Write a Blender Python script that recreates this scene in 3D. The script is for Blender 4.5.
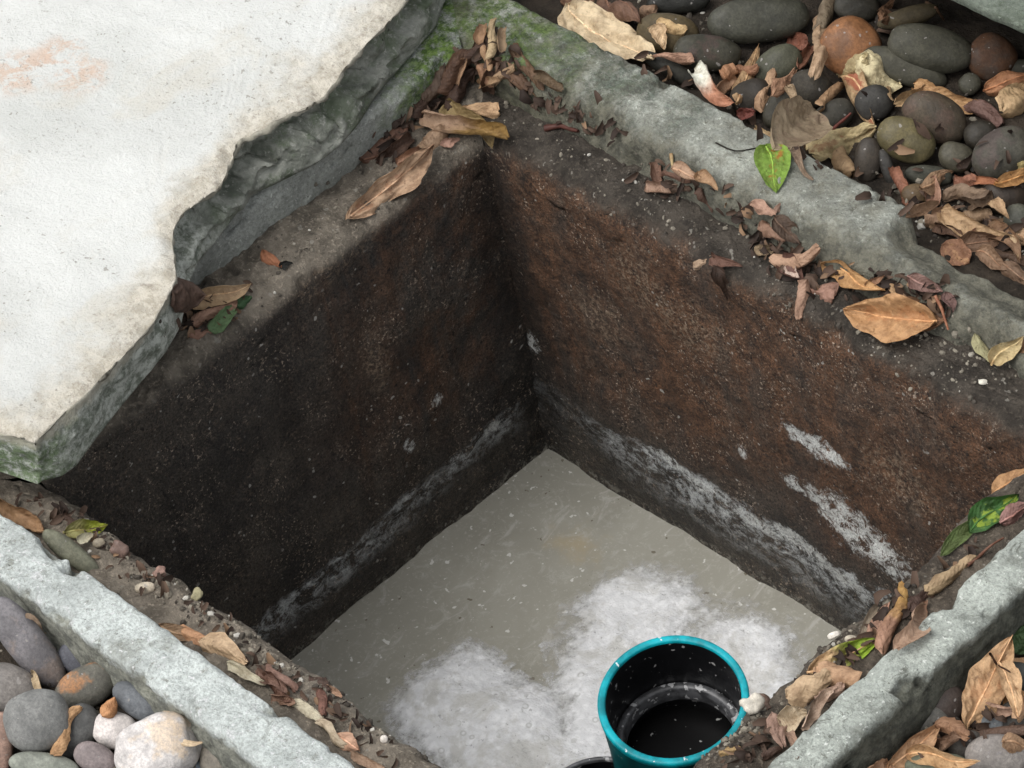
import bpy, bmesh, math, random
from mathutils import Vector, Matrix, Euler, noise
from mathutils.bvhtree import BVHTree
from mathutils.geometry import tessellate_polygon
R = math.radians
rnd = random.Random(7)
for o in list(bpy.data.objects): bpy.data.objects.remove(o)
sc = bpy.context.scene
COL = sc.collection

# ---------------------------------------------------------------- camera, sky, sun, exposure
F_PX = 3619.515
CAM = Vector((1.86765, -1.42086, 1.98576))
EUL = Euler((0.78974, 0.14466, 0.78674), 'XYZ')
cd = bpy.data.cameras.new('camera'); cam = bpy.data.objects.new('camera', cd); COL.objects.link(cam)
cd.sensor_width = 36; cd.lens = F_PX / 1024 * 36; cd.clip_start = .05; cd.clip_end = 500
cam.location = CAM; cam.rotation_euler = EUL; sc.camera = cam
MROT = EUL.to_matrix()

w = bpy.data.worlds.new('World'); sc.world = w; w.use_nodes = True
nt = w.node_tree; nt.nodes.clear()
sky = nt.nodes.new('ShaderNodeTexSky'); sky.sky_type = 'NISHITA'; sky.sun_disc = False
SUN_EL, SUN_AZ = R(62), R(255)          # azimuth of the light, counter-clockwise from +x
sky.sun_elevation = SUN_EL; sky.sun_rotation = R(90) - SUN_AZ
sky.dust_density = 3; sky.air_density = 1.0; sky.ozone_density = 1.5
bg = nt.nodes.new('ShaderNodeBackground'); bg.inputs['Strength'].default_value = .15
ow = nt.nodes.new('ShaderNodeOutputWorld')
hs = nt.nodes.new('ShaderNodeHueSaturation'); hs.inputs['Saturation'].default_value = .15   # an overcast, greyish sky
nt.links.new(sky.outputs[0], hs.inputs['Color']); nt.links.new(hs.outputs[0], bg.inputs[0]); nt.links.new(bg.outputs[0], ow.inputs[0])
sd = bpy.data.lights.new('sun', 'SUN'); sd.energy = .9; sd.angle = R(45); sd.color = (1, .97, .93)
sun = bpy.data.objects.new('sun', sd); COL.objects.link(sun); sun.location = (-3, -1, 5)
dsun = Vector((math.cos(SUN_EL) * math.cos(SUN_AZ), math.cos(SUN_EL) * math.sin(SUN_AZ), math.sin(SUN_EL)))
sun.rotation_euler = dsun.to_track_quat('Z', 'Y').to_euler()
sc.view_settings.view_transform = 'Standard'; sc.view_settings.look = 'None'
sc.view_settings.exposure = .72; sc.view_settings.gamma = 1
sc.view_settings.use_curve_mapping = False

# ---------------------------------------------------------------- helpers
def ray(px, py):
    return (MROT @ Vector(((px - 512) / F_PX, (384 - py) / F_PX, -1))).normalized()
def at(px, py, z):
    d = ray(px, py); return CAM + d * ((z - CAM.z) / d.z)
def aty(px, py, y):
    d = ray(px, py); return CAM + d * ((y - CAM.y) / d.y)
def atx(px, py, x):
    d = ray(px, py); return CAM + d * ((x - CAM.x) / d.x)
CX, CY, CZ = MROT @ Vector((1, 0, 0)), MROT @ Vector((0, 1, 0)), MROT @ Vector((0, 0, 1))
def S(r, g, b, k=.8):
    f = lambda c: (c / 255 / 12.92) if c / 255 < .04045 else ((c / 255 + .055) / 1.055) ** 2.4
    return (f(r) * k, f(g) * k, f(b) * k, 1)
def nz(p, s): return noise.noise(p * s)
def fbm(p, s, o=3):
    v = 0; a = 1
    for i in range(o):
        v += noise.noise(p * s) * a; s *= 2.1; a *= .5
    return v
def tag(o, label, cat=None, group=None, kind=None):
    if label: o['label'] = label
    if cat: o['category'] = cat
    if group: o['group'] = group
    if kind: o['kind'] = kind
    return o
def empty(name, loc):
    o = bpy.data.objects.new(name, None); COL.objects.link(o); o.location = loc; o.empty_display_size = .05
    return o
BV = []
def mesh(name, verts, faces, mat, parent=None, org=None, smooth=True, solid=False, uvs=None, attr=None, rot=None):
    """one mesh object; verts in world space, moved so that the origin sits at org"""
    if org is None:
        n = len(verts)
        org = Vector((sum(v[0] for v in verts) / n, sum(v[1] for v in verts) / n, min(v[2] for v in verts)))
    org = Vector(org)
    if solid: BV.append(BVHTree.FromPolygons([Vector(v) for v in verts], faces))
    base = parent.location if parent is not None else Vector((0, 0, 0))
    me = bpy.data.meshes.new(name)
    me.from_pydata([tuple(Vector(v) - org) for v in verts], [], faces)
    if smooth: me.polygons.foreach_set('use_smooth', [True] * len(me.polygons))
    if uvs is not None:
        l = me.uv_layers.new(name='UVMap')
        for lp in me.loops: l.data[lp.index].uv = uvs[lp.vertex_index]
    if attr:
        for k, vals in attr.items():
            a = me.attributes.new(k, 'FLOAT', 'POINT'); a.data.foreach_set('value', vals)
    me.materials.append(mat)
    o = bpy.data.objects.new(name, me); COL.objects.link(o)
    if parent is not None:
        o.parent = parent; o.location = org - WORLD[parent.name]; WORLD[o.name] = org
    else:
        o.location = org; WORLD[o.name] = org
    return o
WORLD = {}
def cast(px, py, dflt=0.0, ledge=True):
    d = ray(px, py); best = None
    for b in BV:
        h = b.ray_cast(CAM, d)
        if h[0] is not None and (best is None or h[3] < best[1]): best = (h[0], h[3])
    return best[0] if best else at(px, py, dflt)

# ---------------------------------------------------------------- node helper
class M:
    def __init__(s, name, rough=.8, spec=.3):
        s.m = bpy.data.materials.new(name); s.m.use_nodes = True; s.t = s.m.node_tree; s.t.nodes.clear()
        s.out = s.t.nodes.new('ShaderNodeOutputMaterial'); s.b = s.t.nodes.new('ShaderNodeBsdfPrincipled')
        s.t.links.new(s.b.outputs[0], s.out.inputs[0])
        s.set(s.b, 'Roughness', rough); s.set(s.b, 'Specular IOR Level', spec)
        g = s.t.nodes.new('ShaderNodeNewGeometry'); s.pos = g.outputs['Position']; s.nor = g.outputs['Normal']
        s.tc = s.t.nodes.new('ShaderNodeTexCoord')
    def set(s, n, k, v):
        if isinstance(v, bpy.types.NodeSocket): s.t.links.new(v, n.inputs[k])
        else: n.inputs[k].default_value = v
    def n(s, typ, out=0, props=None, **kw):
        x = s.t.nodes.new('ShaderNode' + typ)
        for k, v in (props or {}).items(): setattr(x, k, v)
        for k, v in kw.items(): s.set(x, int(k[1:]) if k[0] == 'i' and k[1:].isdigit() else k, v)
        return x.outputs[out]
    def noise(s, vec, scale, detail=4, rough=.6, dist=0):
        return s.n('TexNoise', Vector=vec, Scale=scale, Detail=detail, Roughness=rough, Distortion=dist)
    def vor(s, vec, scale, out=0, feature='F1'):
        return s.n('TexVoronoi', out, dict(feature=feature), Vector=vec, Scale=scale)
    def ramp(s, f, a, b, lo=0., hi=1.):
        return s.n('MapRange', 0, dict(clamp=True, interpolation_type='SMOOTHSTEP'), i0=f, i1=a, i2=b, i3=lo, i4=hi)
    def math(s, op, a, b=0.):
        return s.n('Math', 0, dict(operation=op), i0=a, i1=b)
    def mul(s, a, b): return s.math('MULTIPLY', a, b)
    def add(s, a, b): return s.math('ADD', a, b)
    def mix(s, f, a, b, blend='MIX'):
        x = s.t.nodes.new('ShaderNodeMix'); x.data_type = 'RGBA'; x.blend_type = blend
        for k, v in ((0, f), (6, a), (7, b)):
            if isinstance(v, bpy.types.NodeSocket): s.t.links.new(v, x.inputs[k])
            else: x.inputs[k].default_value = (*v[:3], 1) if k else v
        return x.outputs[2]
    def sep(s, v):
        x = s.t.nodes.new('ShaderNodeSeparateXYZ'); s.t.links.new(v, x.inputs[0]); return x.outputs
    def vmul(s, v, c): return s.n('VectorMath', 0, dict(operation='MULTIPLY'), i0=v, i1=c)
    def dist(s, v, c): return s.n('VectorMath', 1, dict(operation='DISTANCE'), i0=v, i1=c)
    def bump(s, h, strength=.5, d=.002, prev=None):
        x = s.t.nodes.new('ShaderNodeBump'); x.inputs['Strength'].default_value = strength
        x.inputs['Distance'].default_value = d; s.t.links.new(h, x.inputs['Height'])
        if prev is not None: s.t.links.new(prev, x.inputs['Normal'])
        s.t.links.new(x.outputs[0], s.b.inputs['Normal']); return x.outputs[0]
    def attr(s, name, kind='GEOMETRY', out='Fac'):
        x = s.t.nodes.new('ShaderNodeAttribute'); x.attribute_type = kind; x.attribute_name = name
        return x.outputs[out]
    def col(s, c): s.set(s.b, 'Base Color', c)

# dimensions in metres
W, L, D, H = .6, .495, .382, .04
A1, K1 = .0434, .071      # back right kerb: gap from the pit edge, width
A2, K2 = .062, .043       # front left
A3, K3 = .0676, .0357     # front right
A4, K4 = .062, .10        # back left, under the slab
BED = -.018

# ---------------------------------------------------------------- materials
def kerb_mat(name, light, dark, moss=0., dirt=.45, edge=(.040, .016), face=.75):
    m = M(name, .92, .2); p = m.pos
    k = lambda c, f: tuple(min(.8, x * f) for x in c)
    c = m.mix(m.ramp(m.noise(p, 20, 7, .72, .4), .36, .64), k(light, 1.08), k(light, .75))
    c = m.mix(m.mul(m.ramp(m.noise(p, 9, 6, .75, .6), .64 - dirt * .3, .74), .85), c, m.mix(m.noise(p, 90, 4, .7), k(dark, .7), k(dark, 1.7)))
    c = m.mix(m.mul(m.ramp(m.noise(p, 75, 5, .8, .5), .56, .66), .75), c, k(dark, 1.2))
    c = m.mix(m.mul(m.ramp(m.noise(p, 48, 6, .8, .6), .57, .63), .7), c, k(light, 1.35))
    c = m.mix(m.mul(m.ramp(m.noise(p, 330, 3, .8), .40, .66), .55), c, k(light, .40))
    c = m.mix(m.mul(m.ramp(m.noise(p, 240, 2, .5), .66, .70), .8), c, k(light, 1.5))
    c = m.mix(m.mul(m.ramp(m.noise(p, 32, 7, .85, .8), .555, .63), .6), c, m.mix(m.noise(p, 140, 4, .8), k(dark, .8), k(light, .6)))
    c = m.mix(m.mul(m.ramp(m.noise(p, 150, 3, .8, .5), .68, .71), .8), c, (.035, .033, .028))
    if moss:
        q = m.add(m.dist(p, (-.055, .075, .04)), m.mul(m.add(m.noise(p, 16, 5, .7), -.5), .22))
        mk = m.mul(m.ramp(q, .15, .05), m.ramp(m.noise(p, 75, 5, .8), .36, .56))
        gr = m.mix(m.ramp(m.noise(p, 160, 4, .8), .35, .65), (.03, .06, .014), (.15, .225, .06))
        q2 = m.add(m.dist(p, (.03, .085, .03)), m.mul(m.add(m.noise(p, 18, 5, .7), -.5), .26))
        c = m.mix(m.mul(m.mul(m.ramp(q2, .17, .06), m.ramp(m.noise(p, 44, 6, .8), .40, .58)), .8), c, m.mix(m.ramp(m.noise(p, 200, 3, .8), .4, .65), (.025, .034, .026), (.12, .16, .125)))
        c = m.mix(m.mul(mk, moss), c, gr)
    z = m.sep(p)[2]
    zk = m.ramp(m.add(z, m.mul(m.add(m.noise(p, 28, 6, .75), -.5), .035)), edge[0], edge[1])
    c = m.mix(m.mul(zk, face), c, m.mix(m.ramp(m.noise(p, 70, 5, .8), .38, .64), k(dark, .65), k(dark, 1.8)))  # sides painted darker than the top: earth stain plus shade put into the colour
    m.col(c)
    b = m.bump(m.noise(p, 60, 8, .75), .85, .009)
    m.bump(m.noise(p, 420, 3, .7), .7, .002, b)
    return m.m
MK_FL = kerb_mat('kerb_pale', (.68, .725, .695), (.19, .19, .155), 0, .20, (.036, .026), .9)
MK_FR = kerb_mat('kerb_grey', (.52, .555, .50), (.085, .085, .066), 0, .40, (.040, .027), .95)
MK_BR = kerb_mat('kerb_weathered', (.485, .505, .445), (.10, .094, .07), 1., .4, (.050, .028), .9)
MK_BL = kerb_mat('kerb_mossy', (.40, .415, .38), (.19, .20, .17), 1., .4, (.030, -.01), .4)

def wall_mat(name, rust, axis, band, ledge_a, ledge_b, wet=.05):
    """pit wall: dark wet concrete, rust, lime tide line; its top turns into the gritty ledge"""
    m = M(name, .75, .3); p = m.pos; x, y, z = m.sep(p)
    along = x if axis == 0 else y
    streak = m.noise(m.vmul(p, (26, 26, 3.0)), 1.0, 5, .65)
    fine = m.noise(p, 240, 3, .75); grain = m.noise(p, 520, 3, .8)
    c = m.mix(m.ramp(m.noise(p, 13, 6, .7), .35, .68), (.036, .032, .029), (.080, .068, .056))
    c = m.mix(m.mul(m.ramp(streak, .50, .64), .55), c, (.016, .015, .014))
    rk = m.ramp(m.add(m.mul(streak, .55), m.mul(m.noise(p, 9, 6, .75, .4), .65)), .50, .66, .0 if axis else .42, 1.)
    rk = m.mul(rk, rust)
    if axis == 1:
        colm = m.ramp(m.noise(m.vmul(p, (0, 34, 1.5)), 1.0, 3, .6), .56, .68)
        rk = m.math('MAXIMUM', m.mul(rk, m.ramp(y, -.30, -.06)), m.mul(colm, m.mul(m.ramp(y, -.34, -.20), .6)))
    rk = m.mul(rk, m.ramp(m.add(z, m.mul(m.add(m.noise(p, 14, 5, .7), -.5), .16)), -.315, -.20))
    c = m.mix(rk, c, m.mix(m.ramp(m.noise(p, 55, 6, .8), .36, .64), (.052, .028, .017), (.155, .080, .045)))
    # blackish tone towards the back corner, and wet foot
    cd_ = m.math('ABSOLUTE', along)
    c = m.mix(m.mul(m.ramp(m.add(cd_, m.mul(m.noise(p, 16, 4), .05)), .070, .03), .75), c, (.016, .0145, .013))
    # sandy cement: grain, pits and pale sand
    gk = m.mul(m.ramp(fine, .50, .66), m.ramp(m.noise(p, 12, 6, .8), .36, .60))
    c = m.mix(m.mul(gk, .6), c, (.16, .12, .088))
    g2 = m.mul(m.ramp(m.noise(p, 330, 2, .7), .58, .66), m.ramp(m.noise(p, 15, 6, .8, .5), .47, .60))
    c = m.mix(m.mul(g2, .85), c, (.40, .32, .25))
    c = m.mix(m.mul(m.ramp(m.noise(p, 34, 6, .85, .6), .55, .64), .6), c, (.026, .022, .019))
    c = m.mix(m.ramp(grain, .36, .66), m.mix(1., c, (.52, .52, .53), 'MULTIPLY'), m.mix(1., c, (1.48, 1.47, 1.43), 'MULTIPLY'))
    c = m.mix(m.mul(m.ramp(m.noise(p, 170, 2, .7), .64, .68), .8), c, (.010, .009, .008))
    c = m.mix(m.mul(m.mul(m.ramp(m.noise(p, 150, 1, .4), .72, .75), m.ramp(m.noise(p, 18, 3), .45, .6)), .9), c, (.42, .40, .36))
    # lime tide line above the water: crisp upper edge, fading streaks below
    hz = m.add(m.add(z, D), m.mul(m.add(m.noise(p, 10, 4, .65), -.5), .045))
    if axis == 1: hz = m.add(hz, m.mul(y, -.03))
    bnd = m.mul(m.ramp(hz, band[1] + .003, band[1] - .006), m.ramp(hz, band[0], band[1] - .004))
    if axis == 1: bnd = m.mul(bnd, m.ramp(y, -.012, -.05))
    ls = m.add(m.mul(m.noise(m.vmul(p, (50, 50, 70)), 1.0, 6, .8, .5), .75), m.mul(m.noise(p, 210, 3, .8), .25))
    if axis == 0: bnd = m.mul(bnd, m.ramp(m.add(x, m.mul(m.noise(p, 12, 3), .06)), .06, .17, .1, 1.))
    lk = m.mul(m.math('POWER', bnd, .8), m.ramp(ls, .445, .58))
    lk = m.mul(lk, m.ramp(m.noise(m.vmul(p, (11, 11, 24)), 1., 5, .75), .38, .54, .30, 1.))
    c = m.mix(m.mul(lk, band[2]), c, m.mix(m.ramp(grain, .36, .56), (.38, .395, .395), (.68, .70, .69)))
    c = m.mix(m.mul(m.mul(m.ramp(m.add(z, D), .013, .002), m.ramp(m.noise(p, 110, 4, .8), .5, .6)), .8), c, (.24, .225, .19))
    for (q, r, s) in BLOTCH.get(axis, []):
        dd = m.dist(m.vmul(m.n('VectorMath', 0, dict(operation='SUBTRACT'), i0=p, i1=q), s), (0, 0, 0))
        bk = m.ramp(m.add(dd, m.add(m.mul(m.noise(p, 60, 6, .8), r * 3.4), m.mul(m.noise(p, 230, 4, .8), r * 2.0))), r * 4.05, r * 3.35)
        bk = m.mul(bk, m.ramp(m.noise(p, 85, 6, .85, .8), .42, .54))
        c = m.mix(m.mul(bk, .88), c, m.mix(m.ramp(grain, .36, .56), (.45, .46, .44), (.78, .79, .76)))
    for (q, r, s) in RUSTY.get(axis, []):
        dd = m.dist(m.vmul(m.n('VectorMath', 0, dict(operation='SUBTRACT'), i0=p, i1=q), s), (0, 0, 0))
        bk = m.mul(m.ramp(m.add(dd, m.mul(m.noise(p, 30, 4, .75), r)), r * 1.6, r * .7), m.ramp(fine, .46, .66))
        c = m.mix(m.mul(bk, .9), c, (.26, .19, .13))
    c = m.mix(m.mul(m.mul(m.ramp(m.add(z, D), .013, .002), m.ramp(m.noise(p, 110, 4, .8), .5, .6)), .8), c, (.24, .225, .19))
    # ledge
    la = m.mix(m.ramp(m.noise(p, 26, 5, .7), .36, .64), ledge_a, ledge_b)
    la = m.mix(m.mul(m.ramp(fine, .5, .75), .6), la, tuple(v * 2.2 for v in ledge_b))
    la = m.mix(m.mul(m.ramp(m.noise(p, 130, 2, .5), .67, .72), .7), la, (.30, .28, .24))
    la = m.mix(m.mul(m.ramp(m.noise(p, 60, 3, .6), .60, .72), .8), la, (.018, .015, .012))
    lk2 = m.ramp(m.add(z, m.mul(m.noise(p, 20, 4, .7), .022)), -.008, .010)
    c = m.mix(lk2, c, la)
    m.col(c)
    m.set(m.b, 'Roughness', m.ramp(hz, .03, .09, .5, .85))
    b = m.bump(m.noise(p, 45, 8, .75), .9, .009)
    b = m.bump(fine, .9, .003, b); m.bump(lk, .6, .003, b)
    return m.m
BLOTCH = {0: [(aty(798, 437, 0), .014, (.8, 1, 1.6)), (aty(816, 447, 0), .015, (.7, 1, 1.3)), (aty(836, 458, 0), .011, (.7, 1, 1.6)), (aty(742, 452, 0), .006, (1, 1, 1)), (aty(795, 484, 0), .010, (.9, 1, 1.5)),
              (aty(815, 497, 0), .013, (.8, 1, 1.3)), (aty(838, 514, 0), .018, (.8, 1, 1.0)), (aty(860, 535, 0), .020, (.7, 1, 1.0)), (aty(884, 556, 0), .017, (.7, 1, 1.0)), (aty(532, 345, 0), .009, (1.3, 1, .8)),
              (aty(700, 485, 0), .013, (.6, 1, 2)), (aty(670, 462, 0), .012, (.5, 1, 2)), (aty(760, 525, 0), .014, (.5, 1, 2)), (aty(800, 545, 0), .016, (.5, 1, 1.8)), (aty(835, 572, 0), .014, (.5, 1, 1.8))],
          1: [(atx(437, 400, 0), .006, (1, 1, 1)), (atx(408, 443, 0), .007, (1, 1.2, .8)), (atx(492, 428, 0), .007, (1, .6, 1.2))]}
RUSTY = {0: [(aty(640, 280, 0), .05, (1.2, 1, .8)), (aty(600, 320, 0), .04, (1, 1, 1)), (aty(900, 480, 0), .05, (1, 1, 1)), (aty(690, 330, 0), .05, (1, 1, 1.3))],
         1: [(atx(375, 360, 0), .03, (1, 1.8, .6)), (atx(330, 260, 0), .05, (1, .8, 1.4))]}
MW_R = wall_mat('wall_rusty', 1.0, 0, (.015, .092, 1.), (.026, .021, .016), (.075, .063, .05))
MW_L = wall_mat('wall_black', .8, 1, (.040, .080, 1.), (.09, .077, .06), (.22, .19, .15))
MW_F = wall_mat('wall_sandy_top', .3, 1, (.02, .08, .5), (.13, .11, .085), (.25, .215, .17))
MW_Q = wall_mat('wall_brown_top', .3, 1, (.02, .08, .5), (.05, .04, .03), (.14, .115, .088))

ZT, ZB = H + .058, H + .004
def slab_mat():
    m = M('slab_concrete', .88, .25); p = m.pos; e = m.attr('edge')
    c = m.mix(m.ramp(m.noise(p, 6, 5, .6), .35, .7), (.575, .58, .555), (.47, .475, .45))
    c = m.mix(m.mul(m.ramp(m.noise(p, 16, 5, .7), .52, .7), .35), c, (.47, .48, .45))
    for q_, r_ in ((at(60, 52, .098), .030), (at(80, 75, .098), .034), (at(20, 72, .098), .04)):
        c = m.mix(m.mul(m.mul(m.ramp(m.dist(m.vmul(m.n('VectorMath', 0, dict(operation='SUBTRACT'), i0=p, i1=q_), (1, 1, 0)), (0, 0, 0)), r_, r_ * .35), m.ramp(m.noise(p, 48, 6, .75, .5), .44, .56)), .8), c, (.50, .37, .285))
    ek = m.ramp(m.add(e, m.mul(m.add(m.noise(p, 17, 6, .75), -.5), -.11)), .050, .0)
    c = m.mix(m.mul(m.ramp(m.noise(p, 9, 6, .7, .6), .5, .68), .45), c, (.48, .445, .37))
    c = m.mix(m.mul(ek, .92), c, m.mix(m.ramp(m.noise(p, 70, 5, .8), .36, .64), (.33, .295, .23), (.53, .49, .41)))
    c = m.mix(m.mul(m.mul(ek, m.ramp(m.noise(p, 120, 5, .8), .53, .62)), .55), c, m.mix(m.noise(p, 300, 3), (.12, .10, .08), (.34, .30, .25)))
    c = m.mix(m.mul(m.ramp(m.noise(p, 130, 2, .5), .72, .78), .45), c, (.3, .28, .25))
    sp = m.ramp(m.noise(p, 12, 3), .42, .6)
    c = m.mix(m.mul(m.mul(m.ramp(m.noise(p, 230, 2, .5), .65, .70), sp), .7), c, (.23, .215, .185))
    side = m.mix(m.ramp(m.noise(p, 30, 5, .7), .36, .64), (.27, .275, .24), (.105, .115, .092))
    side = m.mix(m.mul(m.ramp(m.noise(p, 18, 6, .8), .48, .60), .6), side, (.085, .115, .06))
    side = m.mix(m.mul(m.ramp(m.noise(p, 150, 3, .7), .57, .68), .8), side, (.36, .36, .32))
    # broken half is darker and algae-grown than the clean corner
    side = m.mix(m.ramp(m.add(m.sep(p)[1], m.mul(m.noise(p, 20, 3), .08)), -.18, -.24), side, m.mix(m.ramp(m.noise(p, 90, 6, .8), .38, .62), (.44, .455, .41), (.13, .145, .115)))
    tip_ = m.mul(m.ramp(m.add(m.dist(p, at(8, 462, .06)), m.mul(m.add(m.noise(p, 40, 5, .7), -.5), .10)), .075, .03), m.ramp(m.noise(p, 110, 4, .8), .4, .55))
    side = m.mix(m.mul(tip_, .8), side, (.085, .13, .05))
    side = m.mix(m.mul(m.ramp(m.add(m.sep(p)[2], m.mul(m.add(m.noise(p, 55, 5, .8), -.5), .022)), ZT - .016, ZT - .006), .75), side, m.mix(m.noise(p, 120, 4, .8), (.26, .235, .18), (.46, .43, .36)))
    c = m.mix(m.attr('side'), c, side)
    m.col(c)
    b = m.bump(m.noise(p, 60, 7, .75), .5, .006)
    m.bump(m.noise(p, 300, 3, .7), .7, .002, b)
    return m.m
M_SLAB = slab_mat()

def soil_mat():
    m = M('soil_dark', .95, .2); p = m.pos
    c = m.mix(m.ramp(m.noise(p, 30, 6, .7), .35, .65), (.022, .018, .014), (.062, .049, .037))
    c = m.mix(m.mul(m.ramp(m.noise(p, 160, 3, .7), .6, .7), .7), c, (.08, .062, .045))
    m.col(c); m.bump(m.noise(p, 90, 6, .75), 1., .008); return m.m
M_SOIL = soil_mat()

def pebble_mat():
    m = M('pebble_stone', .62, .35); p = m.tc.outputs['Object']
    oi = m.t.nodes.new('ShaderNodeObjectInfo'); oc = oi.outputs['Color']
    off = m.n('VectorMath', 0, dict(operation='ADD'), i0=p, i1=m.n('CombineXYZ', X=oi.outputs['Random'], Y=oi.outputs['Random']))
    c = m.mix(m.ramp(m.noise(off, 55, 5, .65), .35, .65), m.mix(1., oc, (.72, .72, .72), 'MULTIPLY'), m.mix(1., oc, (1.18, 1.18, 1.18), 'MULTIPLY'))
    pk = m.mul(m.ramp(m.noise(off, 30, 4, .6), .50, .60), m.attr('patch_mix', 'OBJECT'))
    c = m.mix(pk, c, m.attr('patch', 'OBJECT', 'Color'))
    c = m.mix(m.mul(m.ramp(m.noise(off, 420, 3, .8), .36, .66), .5), c, m.mix(1., oc, (.4, .4, .42), 'MULTIPLY'))
    ln = m.math('ABSOLUTE', m.add(m.noise(off, 38, 3, .6, .5), -.5))
    c = m.mix(m.mul(m.ramp(ln, .008, .001), .12), c, m.mix(1., oc, (1.9, 1.8, 1.7), 'MULTIPLY'))
    c = m.mix(m.mul(m.ramp(m.noise(off, 210, 1, .4), .73, .75), .6), c, (.3, .28, .26))
    m.col(c)
    m.set(m.b, 'Roughness', m.ramp(m.noise(off, 40, 3), .35, .65, .5, .78))
    b = m.bump(m.noise(off, 110, 5, .65), .35, .003)
    m.bump(m.noise(off, 600, 2, .6), .35, .0006, b); return m.m
M_PEB = pebble_mat()

def leaf_mat():
    m = M('leaf_dry', .58, .35); uv = m.tc.outputs['UV']; u, v, _ = m.sep(uv)
    oi = m.t.nodes.new('ShaderNodeObjectInfo'); oc = oi.outputs['Color']
    p = m.n('VectorMath', 0, dict(operation='ADD'), i0=m.tc.outputs['Object'], i1=m.n('CombineXYZ', X=oi.outputs['Random'], Z=oi.outputs['Random']))
    c = m.mix(m.mul(m.ramp(m.add(u, m.mul(m.noise(p, 60, 3), .5)), .55, .95), m.attr('tip_mix', 'OBJECT')), oc, m.attr('tip', 'OBJECT', 'Color'))
    c = m.mix(m.ramp(m.noise(p, 80, 5, .7), .38, .66), c, m.mix(1., c, (.60, .56, .53), 'MULTIPLY'))
    av = m.math('ABSOLUTE', m.add(v, -.5))
    vein = m.math('SINE', m.mul(m.add(u, m.mul(av, -.55)), 62.))
    c = m.mix(m.mul(m.ramp(vein, .8, 1.), .16), c, m.mix(1., c, (1.5, 1.45, 1.35), 'MULTIPLY'))
    pk = m.mul(m.ramp(m.add(m.noise(p, 45, 4, .7), m.mul(av, -.3)), .47, .56), m.attr('patch_mix', 'OBJECT'))
    c = m.mix(pk, c, m.attr('patch', 'OBJECT', 'Color'))
    c = m.mix(m.mul(m.ramp(m.noise(p, 230, 3, .6), .62, .70), .55), c, m.mix(1., c, (.25, .2, .17), 'MULTIPLY'))
    m.col(c)
    b = m.bump(vein, .25, .0006); m.bump(m.noise(p, 120, 5, .75), .8, .003, b)
    tr = m.n('BsdfTranslucent', Color=c)
    x = m.t.nodes.new('ShaderNodeMixShader'); x.inputs[0].default_value = .15
    m.t.links.new(m.b.outputs[0], x.inputs[1]); m.t.links.new(tr, x.inputs[2]); m.t.links.new(x.outputs[0], m.out.inputs[0])
    return m.m
M_LEAF = leaf_mat()
def rib_mat():
    m = M('leaf_rib', .6, .3); oi = m.t.nodes.new('ShaderNodeObjectInfo')
    m.col(m.mix(m.ramp(m.noise(m.pos, 200, 3), .4, .6), oi.outputs['Color'], m.mix(1., oi.outputs['Color'], (.7, .6, .55), 'MULTIPLY'))); return m.m
M_RIB = rib_mat()

def water_mat():
    m = M('grey_wastewater', .13, .5); p = m.pos
    c = m.mix(m.ramp(m.noise(p, 7, 4, .6, .5), .35, .68), (.265, .255, .215), (.32, .31, .265))
    c = m.mix(m.mul(m.ramp(m.noise(m.vmul(p, (60, 25, 1)), 1., 5, .7, 1.), .55, .72), .5), c, (.47, .455, .42))
    c = m.mix(m.mul(m.ramp(m.add(m.dist(p, at(575, 545, -D)), m.mul(m.noise(p, 25, 4, .7), .10)), .085, .045), .45), c, (.40, .31, .17))
    c = m.mix(m.mul(m.ramp(m.noise(p, 48, 7, .85, 1.2), .52, .64), .55), c, (.39, .38, .335))
    c = m.mix(m.mul(m.ramp(m.noise(p, 260, 3, .7), .58, .68), .5), c, (.42, .41, .36))
    c = m.mix(m.mul(m.ramp(m.noise(p, 130, 2, .5), .69, .72), .8), c, (.62, .61, .57))
    c = m.mix(m.mul(m.ramp(m.noise(p, 110, 2, .5), .29, .27), .8), c, (.12, .10, .07))
    m.col(c); m.bump(m.noise(p, 28, 4, .5, .6), .25, .003); return m.m
M_WATER = water_mat()

def foam_mat():
    m = M('soap_foam', .55, .4); p = m.pos; d = m.attr('dens')
    v1 = m.vor(m.n('VectorMath', 0, dict(operation='ADD'), i0=p, i1=m.vmul(m.n('TexNoise', 1, None, Vector=p, Scale=60), (.02, .02, .02))), 130); v2 = m.vor(p, 420)
    c = m.mix(m.ramp(v1, .1, .7), (.76, .765, .77), (.64, .645, .65))
    c = m.mix(m.mul(m.ramp(m.noise(p, 16, 5, .75, .5), .46, .62), .7), c, (.46, .45, .415))
    c = m.mix(m.mul(m.ramp(m.noise(p, 170, 3, .7), .64, .70), .6), c, (.2, .2, .2))
    vb = m.vor(p, 75); ring = m.mul(m.mul(m.ramp(vb, .13, .17), m.ramp(vb, .27, .22)), m.ramp(m.noise(p, 34, 3, .7), .50, .56))
    c = m.mix(m.mul(ring, .5), c, (.36, .36, .34))
    m.col(c); b = m.bump(m.noise(p, 70, 5, .75), .5, .004); b = m.bump(v1, .18, .0016, b); m.bump(v2, .3, .0008, b)
    holes = m.add(m.mul(m.noise(p, 24, 6, .75, .5), 1.0), m.mul(m.noise(p, 150, 4, .75), .45))
    a = m.ramp(m.add(d, m.mul(m.add(holes, -.7), -1.55)), -.12, .72)
    m.set(m.b, 'Alpha', m.mul(a, .96)); return m.m
M_FOAM = foam_mat()

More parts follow.
